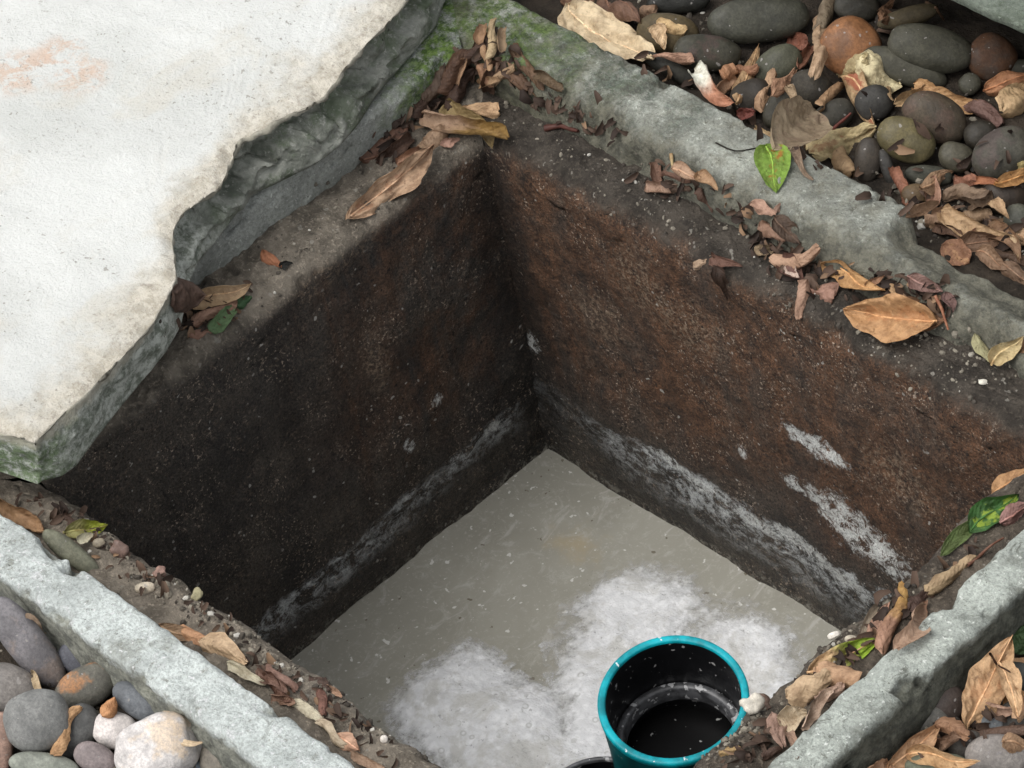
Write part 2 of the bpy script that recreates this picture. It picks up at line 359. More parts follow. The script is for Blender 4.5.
def simple(name, col, rough=.5, spec=.5, var=.25, scale=40, fleck=None):
    m = M(name, rough, spec); p = m.tc.outputs['Object']
    c = m.mix(m.ramp(m.noise(p, scale, 4, .6), .35, .65), col, tuple(x * (1 - var) for x in col[:3]))
    if fleck: c = m.mix(m.ramp(m.noise(p, 170, 2, .5), fleck[0], fleck[0] + .03), c, fleck[1])
    m.col(c); m.bump(m.noise(p, 250, 3, .6), .12, .0006); return m.m
M_TEAL = simple('pipe_teal', (.0, .35, .41), .48, .35, .55, 45, (.68, (.55, .6, .6)))
M_TEALD = simple('pipe_teal_dark', (.0, .085, .092), .5, .4, .6, 30, (.72, (.2, .22, .2)))  # darker teal tone for the body below the rim
M_BLACK = simple('pipe_inside_black', (.006, .006, .007), .35, .45, .3, 60, (.665, (.34, .33, .32)))
M_RING = simple('pipe_ring_grey', (.085, .086, .09), .4, .5, .7, 90, (.60, (.3, .3, .3)))
M_PWAT = simple('pipe_black_water', (.003, .003, .003), .35, .15, .2, 60, (.69, (.25, .25, .24)))
def grit_mat():
    m = M('grit_stone', .85, .3); p = m.pos
    v = m.n('TexWhiteNoise', 0, None, Vector=m.attr('id', 'GEOMETRY', 'Vector')) if False else m.attr('shade')
    c = m.mix(m.ramp(v, 0, .8), (.05, .042, .034), (.24, .215, .17)); c = m.mix(m.ramp(v, .93, .96), c, (.45, .43, .38))
    m.col(c); m.bump(m.noise(p, 300, 3, .7), .4, .001); return m.m
M_GRIT = grit_mat()
def litter_mat():
    m = M('litter_brown', .75, .25); p = m.pos; v = m.attr('shade')
    c = m.mix(m.ramp(v, 0, .75), (.020, .013, .010), (.10, .064, .045)); c = m.mix(m.ramp(v, .8, 1.), c, (.27, .17, .10))
    c = m.mix(m.mul(m.noise(p, 160, 3), .5), c, (.03, .018, .012)); m.col(c); m.bump(m.noise(p, 220, 3), .4, .001); return m.m
M_LIT = litter_mat()

# ---------------------------------------------------------------- setting: soil ring round the pit
def soil():
    x0, x1 = -A4 - K4 + .01, W + A3 + K3 - .008
    y0, y1 = -L - A2 - K2 + .008, A1 + K1 - .008
    def axis(lo, hi):
        fine = [lo - .7 + i * .012 for i in range(int(.7 / .012))] + [lo + (hi - lo) * i / 40 for i in range(41)] + [hi + .012 * (i + 1) for i in range(int(.7 / .012))]
        return [lo - 40, lo - 8, lo - 2, lo - 1] + fine + [hi + 1, hi + 2, hi + 8, hi + 40]
    xs, ys = axis(x0, x1), axis(y0, y1)
    V, Fc = [], []
    for y in ys:
        for x in xs:
            p = Vector((x, y, 0)); near = 1 if (abs(x) < 3 and abs(y) < 3) else 0
            V.append(Vector((x, y, BED + near * (.006 * fbm(p, 26) + .004 * nz(p, 90)))))
    n = len(xs)
    for j in range(len(ys) - 1):
        for i in range(n - 1):
            if xs[i] >= x0 - 1e-6 and xs[i + 1] <= x1 + 1e-6 and ys[j] >= y0 - 1e-6 and ys[j + 1] <= y1 + 1e-6: continue
            Fc.append((j * n + i, j * n + i + 1, (j + 1) * n + i + 1, (j + 1) * n + i))
    tag(mesh('soil', V, Fc, M_SOIL, org=(0, 0, BED), solid=True), None, kind='structure')
soil()

# ---------------------------------------------------------------- the pit: four walls (with their ledges) and four kerbs
pit = empty('drainage_pit', (W / 2, -L / 2, 0)); WORLD[pit.name] = Vector((W / 2, -L / 2, 0))
tag(pit, 'square concrete drainage pit with dark stained walls and pale raised kerb', 'drainage pit')
# side frames: origin corner, direction along, outward normal, length
SIDES = {'br': (Vector((0, 0, 0)), Vector((1, 0, 0)), Vector((0, 1, 0)), W),
         'bl': (Vector((0, -L, 0)), Vector((0, 1, 0)), Vector((-1, 0, 0)), L),
         'fl': (Vector((W, -L, 0)), Vector((-1, 0, 0)), Vector((0, -1, 0)), W),
         'fr': (Vector((W, 0, 0)), Vector((0, -1, 0)), Vector((1, 0, 0)), L)}
def rough_vec(p, a=1.):
    q = noise.noise_vector(p * 14) * .0045 + noise.noise_vector(p * 45 + Vector((3, 1, 2))) * .0022 + noise.noise_vector(p * 130) * .0011
    return q * a
def wall(side, mat, step, deep=.45):
    o, t, n, ln = SIDES[side]
    prof = []
    z = -deep
    while z < -.016: prof.append((0, z)); z += step
    prof += [(.0004, -.013), (.0018, -.008), (.0045, -.0042), (.008, -.0018), (.012, -.0004)]
    d = .016
    while d < .10: prof.append((d, 0)); d += step
    ns = int(ln / step)
    V, Fc = [], []
    for i in range(ns + 1):
        f = i / ns
        for (d, z) in prof:
            s = -d + f * (ln + 2 * d)
            p = o + t * s + n * d + Vector((0, 0, z))
            q = p + rough_vec(p, 1.0 if z < -.01 else 1.25)
            if z > -.03:                       # worn, crumbled rim
                wr = max(0, .5 - abs(d - .004) / .04)
                q += Vector((0, 0, -1)) * max(0, fbm(p, 30) + .1) * .012 * wr * 2 + n * max(0, fbm(p + Vector((5, 5, 0)), 22)) * .012 * max(0, 1 + z / .03) * (1 if d < .02 else 0)
                if d > .01: q.z += (abs(fbm(p, 60)) * .005 + abs(nz(p, 160)) * .0025)
            V.append(q)
    m = len(prof)
    for i in range(ns):
        for j in range(m - 1):
            Fc.append((i * m + j, i * m + j + 1, (i + 1) * m + j + 1, (i + 1) * m + j))
    mesh('wall', V, Fc, mat, pit, solid=True)
wall('br', MW_R, .004); wall('bl', MW_L, .004); wall('fl', MW_F, .005); wall('fr', MW_Q, .005)

OFF = {'br': (A1, K1), 'fr': (A3, K3), 'fl': (A2, K2), 'bl': (A4, K4)}
NEXT = {'br': ('bl', 'fr'), 'fr': ('br', 'fl'), 'fl': ('fr', 'bl'), 'bl': ('fl', 'br')}
def kerb(side, mat, rin=.012, rout=.006, amp=1., mod=None, step=.004):
    o, t, n, ln = SIDES[side]; a, k = OFF[side]
    prof = []
    z = -.10
    while z < H - rin: prof.append((0, z)); z += step
    for i in range(7):
        g = math.pi / 2 * i / 6; prof.append((rin * (1 - math.cos(g)), H - rin + rin * math.sin(g)))
    d = rin + step
    while d < k - rout: prof.append((d, H)); d += step
    for i in range(5):
        g = math.pi / 2 * i / 4; prof.append((k - rout + rout * math.sin(g), H - rout + rout * math.cos(g)))
    z = H - rout - step
    while z > -.10: prof.append((k, z)); z -= step
    s_n, e_n = NEXT[side]
    ns = int(ln / step) + 30
    V, Fc = [], []
    for i in range(ns + 1):
        f = i / ns
        for (d, z) in prof:
            fr = d / k
            s0 = -(OFF[s_n][0] + fr * OFF[s_n][1]); s1 = ln + OFF[e_n][0] + fr * OFF[e_n][1]
            s = s0 + f * (s1 - s0)
            p = o + t * s + n * (a + d) + Vector((0, 0, z))
            q = p + noise.noise_vector(p * 9) * .0025 * amp + noise.noise_vector(p * 42) * .0012 * amp + noise.noise_vector(p * 120) * .0013 * amp + noise.noise_vector(p * 260) * .0007 * amp
            edge = max(0, 1 - min(d, k - d) / .012) * (1 if z > H - .02 else 0)
            ef = min(1, max(0, min(s - s0, s1 - s) / .04)); ch = ef * max(0, fbm(p + Vector((9, 2, 0)), 34) - .22)
            q += Vector((0, 0, -1)) * ch * .02 * edge * amp
            q -= n * (1 if d > k / 2 else -1) * ch * .016 * edge * amp
            if mod: q = mod(p, q, s, d, z)
            V.append(q)
    m = len(prof)
    for i in range(ns):
        for j in range(m - 1):
            Fc.append((i * m + j, i * m + j + 1, (i + 1) * m + j + 1, (i + 1) * m + j))
    mesh('kerb', V, Fc, mat, pit, solid=True)
S_CH = at(900, 210, H).x
def br_mod(p, q, s, d, z):
    q = q.copy()
    # inner shoulder slopes down and is crumbled
    sh = max(0, 1 - d / .034) * min(1, max(0, (s + .06) / .08))
    if z > -.02: q.z -= sh * sh * (.010 + .014 * max(0, fbm(p, 18) + .25))
    # broken away beyond the chip at the far right
    g = min(1, max(0, (s - S_CH) / .018)); og = max(0, (d - .026) / (K1 - .026))
    if z > 0: q.z -= g * (.003 + .015 * min(1, og * 1.6) + .005 * abs(fbm(p, 24)))
    g2 = min(1, max(0, (s - S_CH - .05) / .05))
    if z > 0: q.z -= g2 * (.004 + .006 * fbm(p, 20))
    q.y -= g * og * .012
    return q
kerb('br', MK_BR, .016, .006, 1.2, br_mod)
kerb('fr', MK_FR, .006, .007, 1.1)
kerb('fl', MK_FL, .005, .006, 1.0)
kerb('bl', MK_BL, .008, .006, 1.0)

# ---------------------------------------------------------------- broken cover slab
ZT, ZB = H + .058, H + .004
topo = [(412, -14), (386, 22), (357, 50), (332, 82), (308, 106), (286, 112), (262, 126), (238, 140), (227, 163), (219, 184), (199, 200), (180, 213), (170, 236),
        (174, 262), (176, 278), (165, 300), (155, 318), (130, 346), (100, 377), (70, 406), (50, 424), (33, 441)]
boto = [(448, -8), (436, 26), (405, 62), (376, 96), (358, 125), (340, 146), (316, 164), (284, 180), (250, 196), (232, 220), (214, 244), (198, 262), (190, 280),
        (184, 304), (181, 326), (166, 352), (150, 372), (122, 405), (95, 440), (76, 466), (62, 476), (42, 481)]
def slab():
    T = [at(x, y, ZT) for x, y in topo]; B = [at(x, y, ZB) for x, y in boto]
    K = T[-1]; e = (T[0] - K); e.z = 0; e.normalize()
    n = Vector((-e.y, e.x, 0))
    if n.dot(CX) > 0: n = -n                       # inward, to the left of the picture
    def loc(p): return ((p - K).dot(e), (p - K).dot(n))
    tl = [loc(p) for p in reversed(T)]; bl = [loc(p) for p in reversed(B)]
    Ls = .80
    tl[0] = (0, 0)
    def extend(l): return l + [(l[-1][0] + .1, l[-1][1] - .003), (Ls, 0.02)]
    tl, bl = extend(tl), extend(bl)
    def resample(l, N):
        ds = [0]
        for a, b in zip(l, l[1:]): ds.append(ds[-1] + math.hypot(b[0] - a[0], b[1] - a[1]))
        out = []
        return ds
    # sample both boundaries on a shared parameter (vertex index), finely
    N = 12
    pt, pb = [], []
    for i in range(len(tl) - 1):
        for k in range(N):
            f = k / N
            pt.append((tl[i][0] + f * (tl[i + 1][0] - tl[i][0]), tl[i][1] + f * (tl[i + 1][1] - tl[i][1])))
            pb.append((bl[i][0] + f * (bl[i + 1][0] - bl[i][0]), bl[i][1] + f * (bl[i + 1][1] - bl[i][1])))
    pt.append(tl[-1]); pb.append(bl[-1])
    def sm(l):
        return [l[0]] + [((l[i - 1][0] + l[i][0] * 2 + l[i + 1][0]) / 4, (l[i - 1][1] + l[i][1] * 2 + l[i + 1][1]) / 4) for i in range(1, len(l) - 1)] + [l[-1]]
    for _ in range(3): pt, pb = sm(pt), sm(pb)
    def P(s, nn, z): return Vector((K.x, K.y, 0)) + e * s + n * nn + Vector((0, 0, z))
    NW = .62
    cols = [0, .0015, .004, .008, .012, .017, .023, .03, .038, .047, .057, .07, .085, .10, .13, .18, .25, .33, .42, .52, NW]
    V, Fc, E, Sd = [], [], [], []
    nb = len(pt)
    # straight reference: inner lattice relaxes towards even spacing in s
    s0, s1 = pt[0][0], pt[-1][0]
    def addv(p, e_, s_): V.append(p); E.append(e_); Sd.append(s_); return len(V) - 1
    grid = []
    for i in range(nb):
        st, nt_ = pt[i]; ev = s0 + (s1 - s0) * i / (nb - 1)
        rowv = []
        for c in cols:
            f = min(1, c / .10); f = f * f * (3 - 2 * f)
            s = st + (ev - st) * f; nn = nt_ * (1 - min(1, c / .2)) + c
            p = P(s, nn, ZT); d = min(c, max(0, s - s0))
            q = p + Vector((0, 0, 1)) * (.0018 * fbm(p, 14) + .0007 * nz(p, 80))
            near = max(0, 1 - d / .02)
            q.z -= near * near * (.0025 + .006 * max(0, fbm(p, 40)))
            rowv.append(addv(q, d, 0 if c > 0.0008 else .35))
        grid.append(rowv)
    for i in range(nb - 1):
        for j in range(len(cols) - 1):
            Fc.append((grid[i][j], grid[i + 1][j], grid[i + 1][j + 1], grid[i][j + 1]))
    # long side face, top boundary to bottom boundary
    NR = 26
    side = []
    for i in range(nb):
        rowv = [grid[i][0]]
        for r in range(1, NR + 1):
            f = r / NR; g = f ** 1.0
            s = pt[i][0] + (pb[i][0] - pt[i][0]) * g; nn = pt[i][1] + (pb[i][1] - pt[i][1]) * g
            z = ZT + (ZB - ZT) * f
            p = P(s, nn, z)
            a = math.sin(math.pi * min(1, f * 1.0)) ** .5 if f < 1 else 0
            br = 1.6 if (i / nb) > .38 else .8
            vd = noise.voronoi(Vector((p.x, p.y, p.z * 1.7)) * 38)[0]
            q = p + (noise.noise_vector(p * 30) * .005 + noise.noise_vector(p * 80) * .0035 + noise.noise_vector(p * 170) * .0024) * a * br
            if i / nb > .36:                        # stepped break: an undercut below the skin, a lower layer standing out again
                un = max(0, min(1, (f - .12) / .06)) * max(0, min(1, (.62 - f + .18 * noise.noise(p * 16)) / .07))
                q += n * (.017 * un + .008 * un * noise.noise(p * 22)) - n * .007 * (vd[1] - vd[0]) * a
            # step in the broken face
            rowv.append(addv(q, 0, 1))
        side.append(rowv)
    for i in range(nb - 1):
        for r in range(NR):
            Fc.append((side[i][r], side[i][r + 1], side[i + 1][r + 1], side[i + 1][r]))
    # end face at the corner (s = s0) running off to the left
    endc = [grid[0][j] for j in range(len(cols))]
    prev = None; cs = []
    for j in range(len(cols)):
        rowv = [endc[j]]; base = V[endc[j]]
        for r in range(1, NR + 1):
            f = r / NR
            if j == 0: rowv.append(side[0][r]); continue
            tgt = P(pb[0][0] - .004, pt[0][1] + cols[j] - .0 + (pb[0][1] - pt[0][1]) * max(0, 1 - cols[j] / .05), ZT + (ZB - ZT) * f)
            src = P(s0, cols[j] + pt[0][1] * (1 - min(1, cols[j] / .2)), ZT + (ZB - ZT) * f)
            p = src + (tgt - src) * f; p.z = ZT + (ZB - ZT) * f
            q = p + (noise.noise_vector(p * 30) * .005 + noise.noise_vector(p * 90) * .0025) * (1 if f < 1 else 0)
            rowv.append(addv(q, 0, 1))
        cs.append(rowv)
    for j in range(len(cols) - 1):
        for r in range(NR):
            Fc.append((cs[j][r], cs[j + 1][r], cs[j + 1][r + 1], cs[j][r + 1]))
    # far faces and underside
    far = [addv(V[grid[nb - 1][j]] * 1.0 + Vector((0, 0, ZB - ZT)), 0, 1) for j in range(len(cols))]
    left = [addv(V[grid[i][-1]] + Vector((0, 0, ZB - ZT)), 0, 1) for i in range(nb)]
    for j in range(len(cols) - 1): Fc.append((grid[nb - 1][j], far[j], far[j + 1], grid[nb - 1][j + 1]))
    for i in range(nb - 1): Fc.append((grid[i][-1], grid[i + 1][-1], left[i + 1], left[i]))
    for i in range(nb - 1): Fc.append((side[i][NR], left[i], left[i + 1], side[i + 1][NR]))
    o = mesh('cover_slab', V, Fc, M_SLAB, attr={'edge': E, 'side': Sd}, solid=True)
    bm = bmesh.new(); bm.from_mesh(o.data); bmesh.ops.recalc_face_normals(bm, faces=bm.faces); bm.to_mesh(o.data); bm.free()
    tag(o, 'thick whitish concrete cover slab with broken edge, pushed half off the pit', 'slab')
slab()

# overhanging concrete block in the top right corner, on a set-back footing
def block():
    zt = .105
    a = at(968, 0, zt); b = at(1030, 30, zt); yb = (a.y + b.y) / 2
    x0, x1 = a.x - .35, b.x + .35; dep, th = .35, .05
    def box(x0, x1, y0, y1, z0, z1, nx, ny, nzz, amp):
        bm = bmesh.new()
        V, Fc = [], []
        idx = {}
        def vid(i, j, k):
            if (i, j, k) not in idx:
                p = Vector((x0 + (x1 - x0) * i / nx, y0 + (y1 - y0) * j / ny, z0 + (z1 - z0) * k / nzz))
                idx[(i, j, k)] = len(V); V.append(p + noise.noise_vector(p * 25) * amp + noise.noise_vector(p * 80) * amp * .5)
            return idx[(i, j, k)]
        for i in range(nx):
            for j in range(ny):
                Fc.append((vid(i, j, nzz), vid(i + 1, j, nzz), vid(i + 1, j + 1, nzz), vid(i, j + 1, nzz)))
                Fc.append((vid(i, j, 0), vid(i, j + 1, 0), vid(i + 1, j + 1, 0), vid(i + 1, j, 0)))
            for k in range(nzz):
                Fc.append((vid(i, 0, k), vid(i + 1, 0, k), vid(i + 1, 0, k + 1), vid(i, 0, k + 1)))
                Fc.append((vid(i, ny, k), vid(i, ny, k + 1), vid(i + 1, ny, k + 1), vid(i + 1, ny, k)))
        for j in range(ny):
            for k in range(nzz):
                Fc.append((vid(0, j, k), vid(0, j, k + 1), vid(0, j + 1, k + 1), vid(0, j + 1, k)))
                Fc.append((vid(nx, j, k), vid(nx, j + 1, k), vid(nx, j + 1, k + 1), vid(nx, j, k + 1)))
        return V, Fc
    r = empty('stepping_slab', ((x0 + x1) / 2, yb + dep / 2, BED)); WORLD[r.name] = r.location.copy()
    tag(r, 'mossy grey concrete slab edge overhanging the dark gap behind the pebbles', 'slab')
    V, Fc = box(x0, x1, yb, yb + dep, zt - .05, zt, 110, 50, 12, .0016)
    for q in V:                                     # its underside is undercut
        t_ = max(0, zt - .010 - q.z); q.y += min(.07, t_ * 1.9) * max(0, 1 - (q.y - yb) / .2)
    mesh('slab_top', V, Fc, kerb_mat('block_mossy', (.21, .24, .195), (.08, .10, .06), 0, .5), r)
    V, Fc = box(x0 + .04, x1 - .04, yb + .12, yb + dep - .03, BED - .02, zt - .052, 60, 12, 12, .002)
    mesh('footing', V, Fc, M_SOIL, r)
block()

# ---------------------------------------------------------------- wastewater, foam
def water():
    st = .006; V, Fc = [], []
    nx, ny = int((W + .03) / st), int((L + .03) / st)
    for j in range(ny + 1):
        for i in range(nx + 1):
            p = Vector((-.015 + (W + .03) * i / nx, -L - .015 + (L + .03) * j / ny, -D))
            V.append(p + Vector((0, 0, .0007 * fbm(p, 16))))
    for j in range(ny):
        for i in range(nx):
            a = j * (nx + 1) + i; Fc.append((a, a + 1, a + nx + 2, a + nx + 1))
    tag(mesh('water', V, Fc, M_WATER, org=(W / 2, -L / 2, -D), solid=True), None, kind='structure')
water()
FOAM = [[(398, 706), (420, 682), (446, 668), (472, 656), (496, 664), (504, 684), (512, 699), (532, 697), (552, 703), (560, 720), (566, 738), (572, 712), (566, 680), (566, 650), (574, 622), (584, 600), (606, 582),
         (632, 571), (656, 573), (690, 585), (728, 600), (764, 620), (786, 642), (796, 668), (806, 700), (760, 740), (700, 790), (640, 840), (560, 850), (500, 800), (440, 760), (410, 730)]]
def sdf(poly, x, y):
    ins = False; d2 = 1e9; n = len(poly)
    for i in range(n):
        x1, y1 = poly[i]; x2, y2 = poly[(i + 1) % n]
        if (y1 > y) != (y2 > y) and x < (x2 - x1) * (y - y1) / (y2 - y1) + x1: ins = not ins
        dx, dy = x2 - x1, y2 - y1
        t = max(0, min(1, ((x - x1) * dx + (y - y1) * dy) / (dx * dx + dy * dy)))
        d2 = min(d2, (x - x1 - t * dx) ** 2 + (y - y1 - t * dy) ** 2)
    return math.sqrt(d2) * (1 if ins else -1)
def foam():
    polys = [[(lambda q: (q.x, q.y))(at(x, y, -D)) for x, y in pl] for pl in FOAM]
    thin = at(700, 622, -D); clump = at(480, 710, -D); c2 = at(615, 605, -D)
    st = .0026
    nx, ny = int(W / st), int(L / st)
    idx, V, Fc, De = {}, [], [], []
    def den(x, y):
        p = Vector((x, y, 0))
        d = (max(sdf(pl, x, y) for pl in polys) + .014) / .030
        d += .32 * fbm(p, 26) + .2 * nz(p, 140)
        d = min(d, 1.15)
        d -= .75 * max(0, 1 - (p - Vector((thin.x, thin.y, 0))).length / .055)
        return d
    dd = {}
    for j in range(ny + 1):
        for i in range(nx + 1):
            dd[i, j] = den(W * i / nx, -L + L * j / ny)
    def vid(i, j):
        if (i, j) not in idx:
            p = Vector((W * i / nx, -L + L * j / ny, 0)); d = dd[i, j]
            dense = max(0, 1 - (p - Vector((clump.x, clump.y, 0))).length / .12)
            k = max(0, min(1, d))
            dist, _ = noise.voronoi(p * 120)
            z = -D + .0012 + k * (.003 + .007 * dense + .0030 * fbm(p, 24) + .0009 * (1 - min(1, dist[0] * 1.3)))
            idx[i, j] = len(V); V.append(Vector((p.x, p.y, z))); De.append(min(1.2, max(0, d * .72 + .5 * dense)))
        return idx[i, j]
    for j in range(ny):
        for i in range(nx):
            if max(dd[i, j], dd[i + 1, j], dd[i, j + 1], dd[i + 1, j + 1]) > -.05:
                Fc.append((vid(i, j), vid(i + 1, j), vid(i + 1, j + 1), vid(i, j + 1)))
    tag(mesh('foam', V, Fc, M_FOAM, attr={'dens': De}), 'white soapy foam spread over the grey water', 'foam', kind='stuff')
foam()

# ---------------------------------------------------------------- standing pipes
def lathe(prof, c, axis, n=72):
    ax = axis.normalized(); X = ax.orthogonal().normalized(); Y = ax.cross(X)
    V, Fc = [], []
    for k in range(n):
        g = 2 * math.pi * k / n
        for (r, h) in prof: V.append(c + X * r * math.cos(g) + Y * r * math.sin(g) + ax * h)
    m = len(prof)
    for k in range(n):
        for j in range(m - 1):
            a, b = k * m + j, ((k + 1) % n) * m + j
            Fc.append((a, b, b + 1, a + 1))
    return V, Fc
def disc(r, c, axis, n=72, rings=8):
    return lathe([(r * (1 - i / rings) + .0001, 0) for i in range(rings + 1)], c, axis, n)
def pipe(px, py, zr, ro, wl, tilt, label, mats, inner=True):
    c = at(px, py, zr)
    v = (CAM - c); v.z = 0; v.normalize()
    ax = (Vector((0, 0, 1)) + v * math.tan(R(tilt))).normalized()
    foot = c - ax * ((zr + D + .03) / ax.z)
    root = empty('drain_pipe', foot); WORLD[root.name] = foot.copy()
    tag(root, label, 'pipe', 'pipes standing in the pit water')
    ln = (c - foot).length
    ri = ro - wl
    V, Fc = lathe([(ro - .003, -ln), (ro - .003, -.05), (ro - .0015, -.02), (ro - .0012, -.0075)], c, ax); mesh('pipe_body', V, Fc, mats[1], root)
    V, Fc = lathe([(ro - .0012, -.0075), (ro - .0002, -.006), (ro, -.002), (ro - .0006, -.0004), (ro - .002, 0), (ri + .0012, 0), (ri + .0002, -.0008), (ri, -.003)], c, ax); mesh('rim', V, Fc, mats[0], root)
    V, Fc = lathe([(ri, -.003), (ri - .0008, -.012), (ri - .002, -.06), (ri - .003, -.105)], c, ax); mesh('lining', V, Fc, M_BLACK, root)
    if inner:
        V, Fc = lathe([(ri - .0015, -.055), (ri - .003, -.053), (ri - .0070, -.0535), (ri - .0085, -.055), (ri - .0088, -.068)], c, ax); mesh('inner_ring', V, Fc, M_RING, root)
    V, Fc = disc(ri - .001, c - ax * .085, ax); mesh('standing_water', V, Fc, M_PWAT, root)
    return root
ZP = -.06
pipe(673, 698.5, ZP, .0565, .0060, 8, 'teal rimmed plastic pipe standing open at the near corner of the pit', (M_TEAL, M_TEALD))
pipe(600, 808, -.12, .047, .004, 5, 'black pipe end only just showing at the bottom edge left of the teal pipe', (M_RING, M_BLACK), False)
# ---------------------------------------------------------------- river pebbles
GB, GL, GR_, GLD = 'pebbles behind the back kerb', 'pebbles outside the front left kerb', 'pebbles outside the front right kerb', 'small stones on the pit ledge'
def pebble(px, py, ln, wd, ang, col, label, group, lift=0., patch=None, pm=0., flat=.72, lump=.06, sq=2.25, bed=BED, name='pebble', seed=None, k=.8):
    sc_ = (CAM - at(px, py, 0)).length / F_PX
    a, b = ln * sc_ / 2, wd * sc_ / 2; c = min(a, b) * flat
    X = CX * math.cos(R(ang)) + CY * math.sin(R(ang)); Y = -CX * math.sin(R(ang)) + CY * math.cos(R(ang)); Zv = CZ
    ez = math.sqrt((X.z * a) ** 2 + (Y.z * b) ** 2 + (Zv.z * c) ** 2)
    ctr = at(px, py, bed + ez * .85 + lift)
    bm = bmesh.new(); bmesh.ops.create_icosphere(bm, subdivisions=4 if ln > 24 else 3, radius=1)
    sd = Vector((px * .37, py * .21, ln * .11)); V = []
    for v in bm.verts:
        p = v.co.copy()
        r = (abs(p.x) ** sq + abs(p.y) ** sq + abs(p.z) ** sq) ** (-1 / sq)
        p *= r
        p *= 1 + lump * (noise.noise(p * .9 + sd) + .5 * noise.noise(p * 2.1 + sd)) + .010 * noise.noise(p * 6 + sd)
        V.append(ctr + X * p.x * a + Y * p.y * b + Zv * p.z * c)
    Fc = [[v.index for v in f.verts] for f in bm.faces]; bm.free()
    o = mesh(name, V, Fc, M_PEB, org=ctr - Vector((0, 0, ez)), solid=(name == 'pebble'))
    o.color = S(*col, k)
    if patch: o['patch'] = list(S(*patch, k)[:3]); o['patch_mix'] = pm
    return tag(o, label, 'pebble' if name == 'pebble' else 'stone', group)
KB = .80
def B(px, py, ln, wd, ang, col, label, **kw): return pebble(px, py, ln, wd, ang, (col[0] * 1.05, col[1] * 1.0, col[2] * .89), label, GB, k=KB, **kw)
B(678, 1, 64, 26, 4, (44, 46, 46), 'blackish pebble cut by the top edge above the olive brown pebble')
B(668, 34, 62, 42, -8, (88, 80, 62), 'olive brown rounded pebble under a small bent tan leaf')
B(759, 20, 102, 46, 6, (68, 71, 68), 'longest dark grey oval pebble at the top edge behind the back kerb', lift=.004)
B(672, 70, 70, 17, -30, (48, 49, 47), 'narrow black pebble wedged lengthwise against the back kerb', flat=.9)
B(778, 66, 52, 38, 38, (78, 82, 74), 'green grey pebble half hidden behind a red brown leaf')
B(752, 97, 44, 36, 20, (52, 48, 44), 'dark brown pebble below the tan and brown leaf tangle near the kerb')
B(779, 108, 44, 28, 62, (66, 66, 62), 'grey pebble standing upright beside the round cupped leaf')
B(810, 89, 44, 40, 10, (60, 58, 55), 'small dark round pebble left of the terracotta pebble, below it')
B(707, 53, 68, 37, -6, (62, 63, 58), 'dark oval pebble with a faint reddish smear beside the white tipped leaf', lift=.004, patch=(88, 66, 62), pm=.5)
B(857, 7, 46, 30, -6, (62, 62, 60), 'dark grey pebble cut by the top edge above the terracotta pebble')
B(851, 48, 62, 60, -40, (140, 102, 76), 'round terracotta orange pebble, the brightest one behind the back kerb', patch=(104, 78, 60), pm=.6, lift=.002)
B(890, 22, 30, 26, 10, (50, 44, 40), 'brown black pebble tucked behind the flat grey brown stick stone')
B(992, 58, 48, 48, -45, (92, 68, 54), 'reddish brown round pebble in the shade of the mossy slab', patch=(70, 64, 58), pm=.7, lift=-.004)
B(1019, 70, 32, 22, 0, (66, 68, 64), 'grey green pebble at the right edge beneath the mossy slab', lift=-.006)
B(904, 68, 88, 33, -20, (80, 82, 78), 'long grey pebble slanting below the largest dark oval pebble')
B(970, 84, 23, 22, 40, (76, 78, 74), 'tiny grey pebble squeezed between dark ovals near the mossy slab')
B(833, 116, 44, 30, 32, (66, 66, 64), 'dark grey pebble under the folded straw coloured leaf strip')
B(874, 103, 38, 36, 20, (60, 61, 64), 'bluish black pebble above the olive pebble')
B(930, 48, 86, 45, -14, (74, 76, 72), 'largest dark grey oval pebble lying before the shaded gap', lift=.010)
B(908, 17, 62, 20, 15, (84, 78, 64), 'flat grey brown elongated stone resting on the largest dark oval', lift=.016)
B(981, 136, 34, 32, 0, (52, 50, 47), 'black pebble in the hollow between two bigger dark ovals')
B(935, 118, 68, 46, -28, (78, 72, 66), 'dark oval pebble with reddish left end and a white fleck', patch=(100, 74, 64), pm=.45, lift=.004)
B(868, 160, 46, 27, 84, (66, 62, 60), 'brownish grey upright pebble touching the outer side of the back kerb')
B(887, 167, 38, 13, -74, (58, 58, 60), 'thin slate pebble on edge between the upright brown one and the olive one')
B(929, 176, 48, 21, -6, (66, 69, 66), 'flat dark green grey pebble just below the olive pebble')
B(915, 196, 28, 25, 10, (98, 84, 66), 'small brown pebble among the leaf litter below the flat green grey one')
B(906, 140, 60, 43, -24, (106, 102, 80), 'smooth olive oval pebble, the palest one behind the back kerb', patch=(122, 110, 70), pm=.5, lift=.008)
B(956, 157, 36, 30, -22, (78, 78, 72), 'rounded grey pebble right of the olive pebble', lift=.003)
B(1003, 154, 64, 50, 32, (76, 77, 75), 'big dark grey pebble with a pink blotch near the right edge', patch=(96, 76, 76), pm=.4, lift=.006)
B(1004, 197, 44, 34, -10, (58, 50, 44), 'brown shaded pebble beneath the orange leaf at the right edge')
B(1020, 220, 30, 34, 50, (84, 88, 86), 'blue grey pebble cut by the right edge above the mossy end of the kerb')
KL = 1.0
def Lf(px, py, ln, wd, ang, col, label, **kw):
    g = sum(col) / 3; return pebble(px, py, ln, wd, ang, tuple(c * .55 + g * .45 for c in col), label, GL, k=KL, **kw)
Lf(27, 643, 106, 40, -53, (116, 110, 112), 'long purple grey pebble slanting along the front left kerb', patch=(138, 122, 110), pm=.6, lift=.002)
Lf(76, 658, 38, 32, -30, (92, 94, 106), 'small slate blue pebble between the long one and the kerb', lift=-.002)
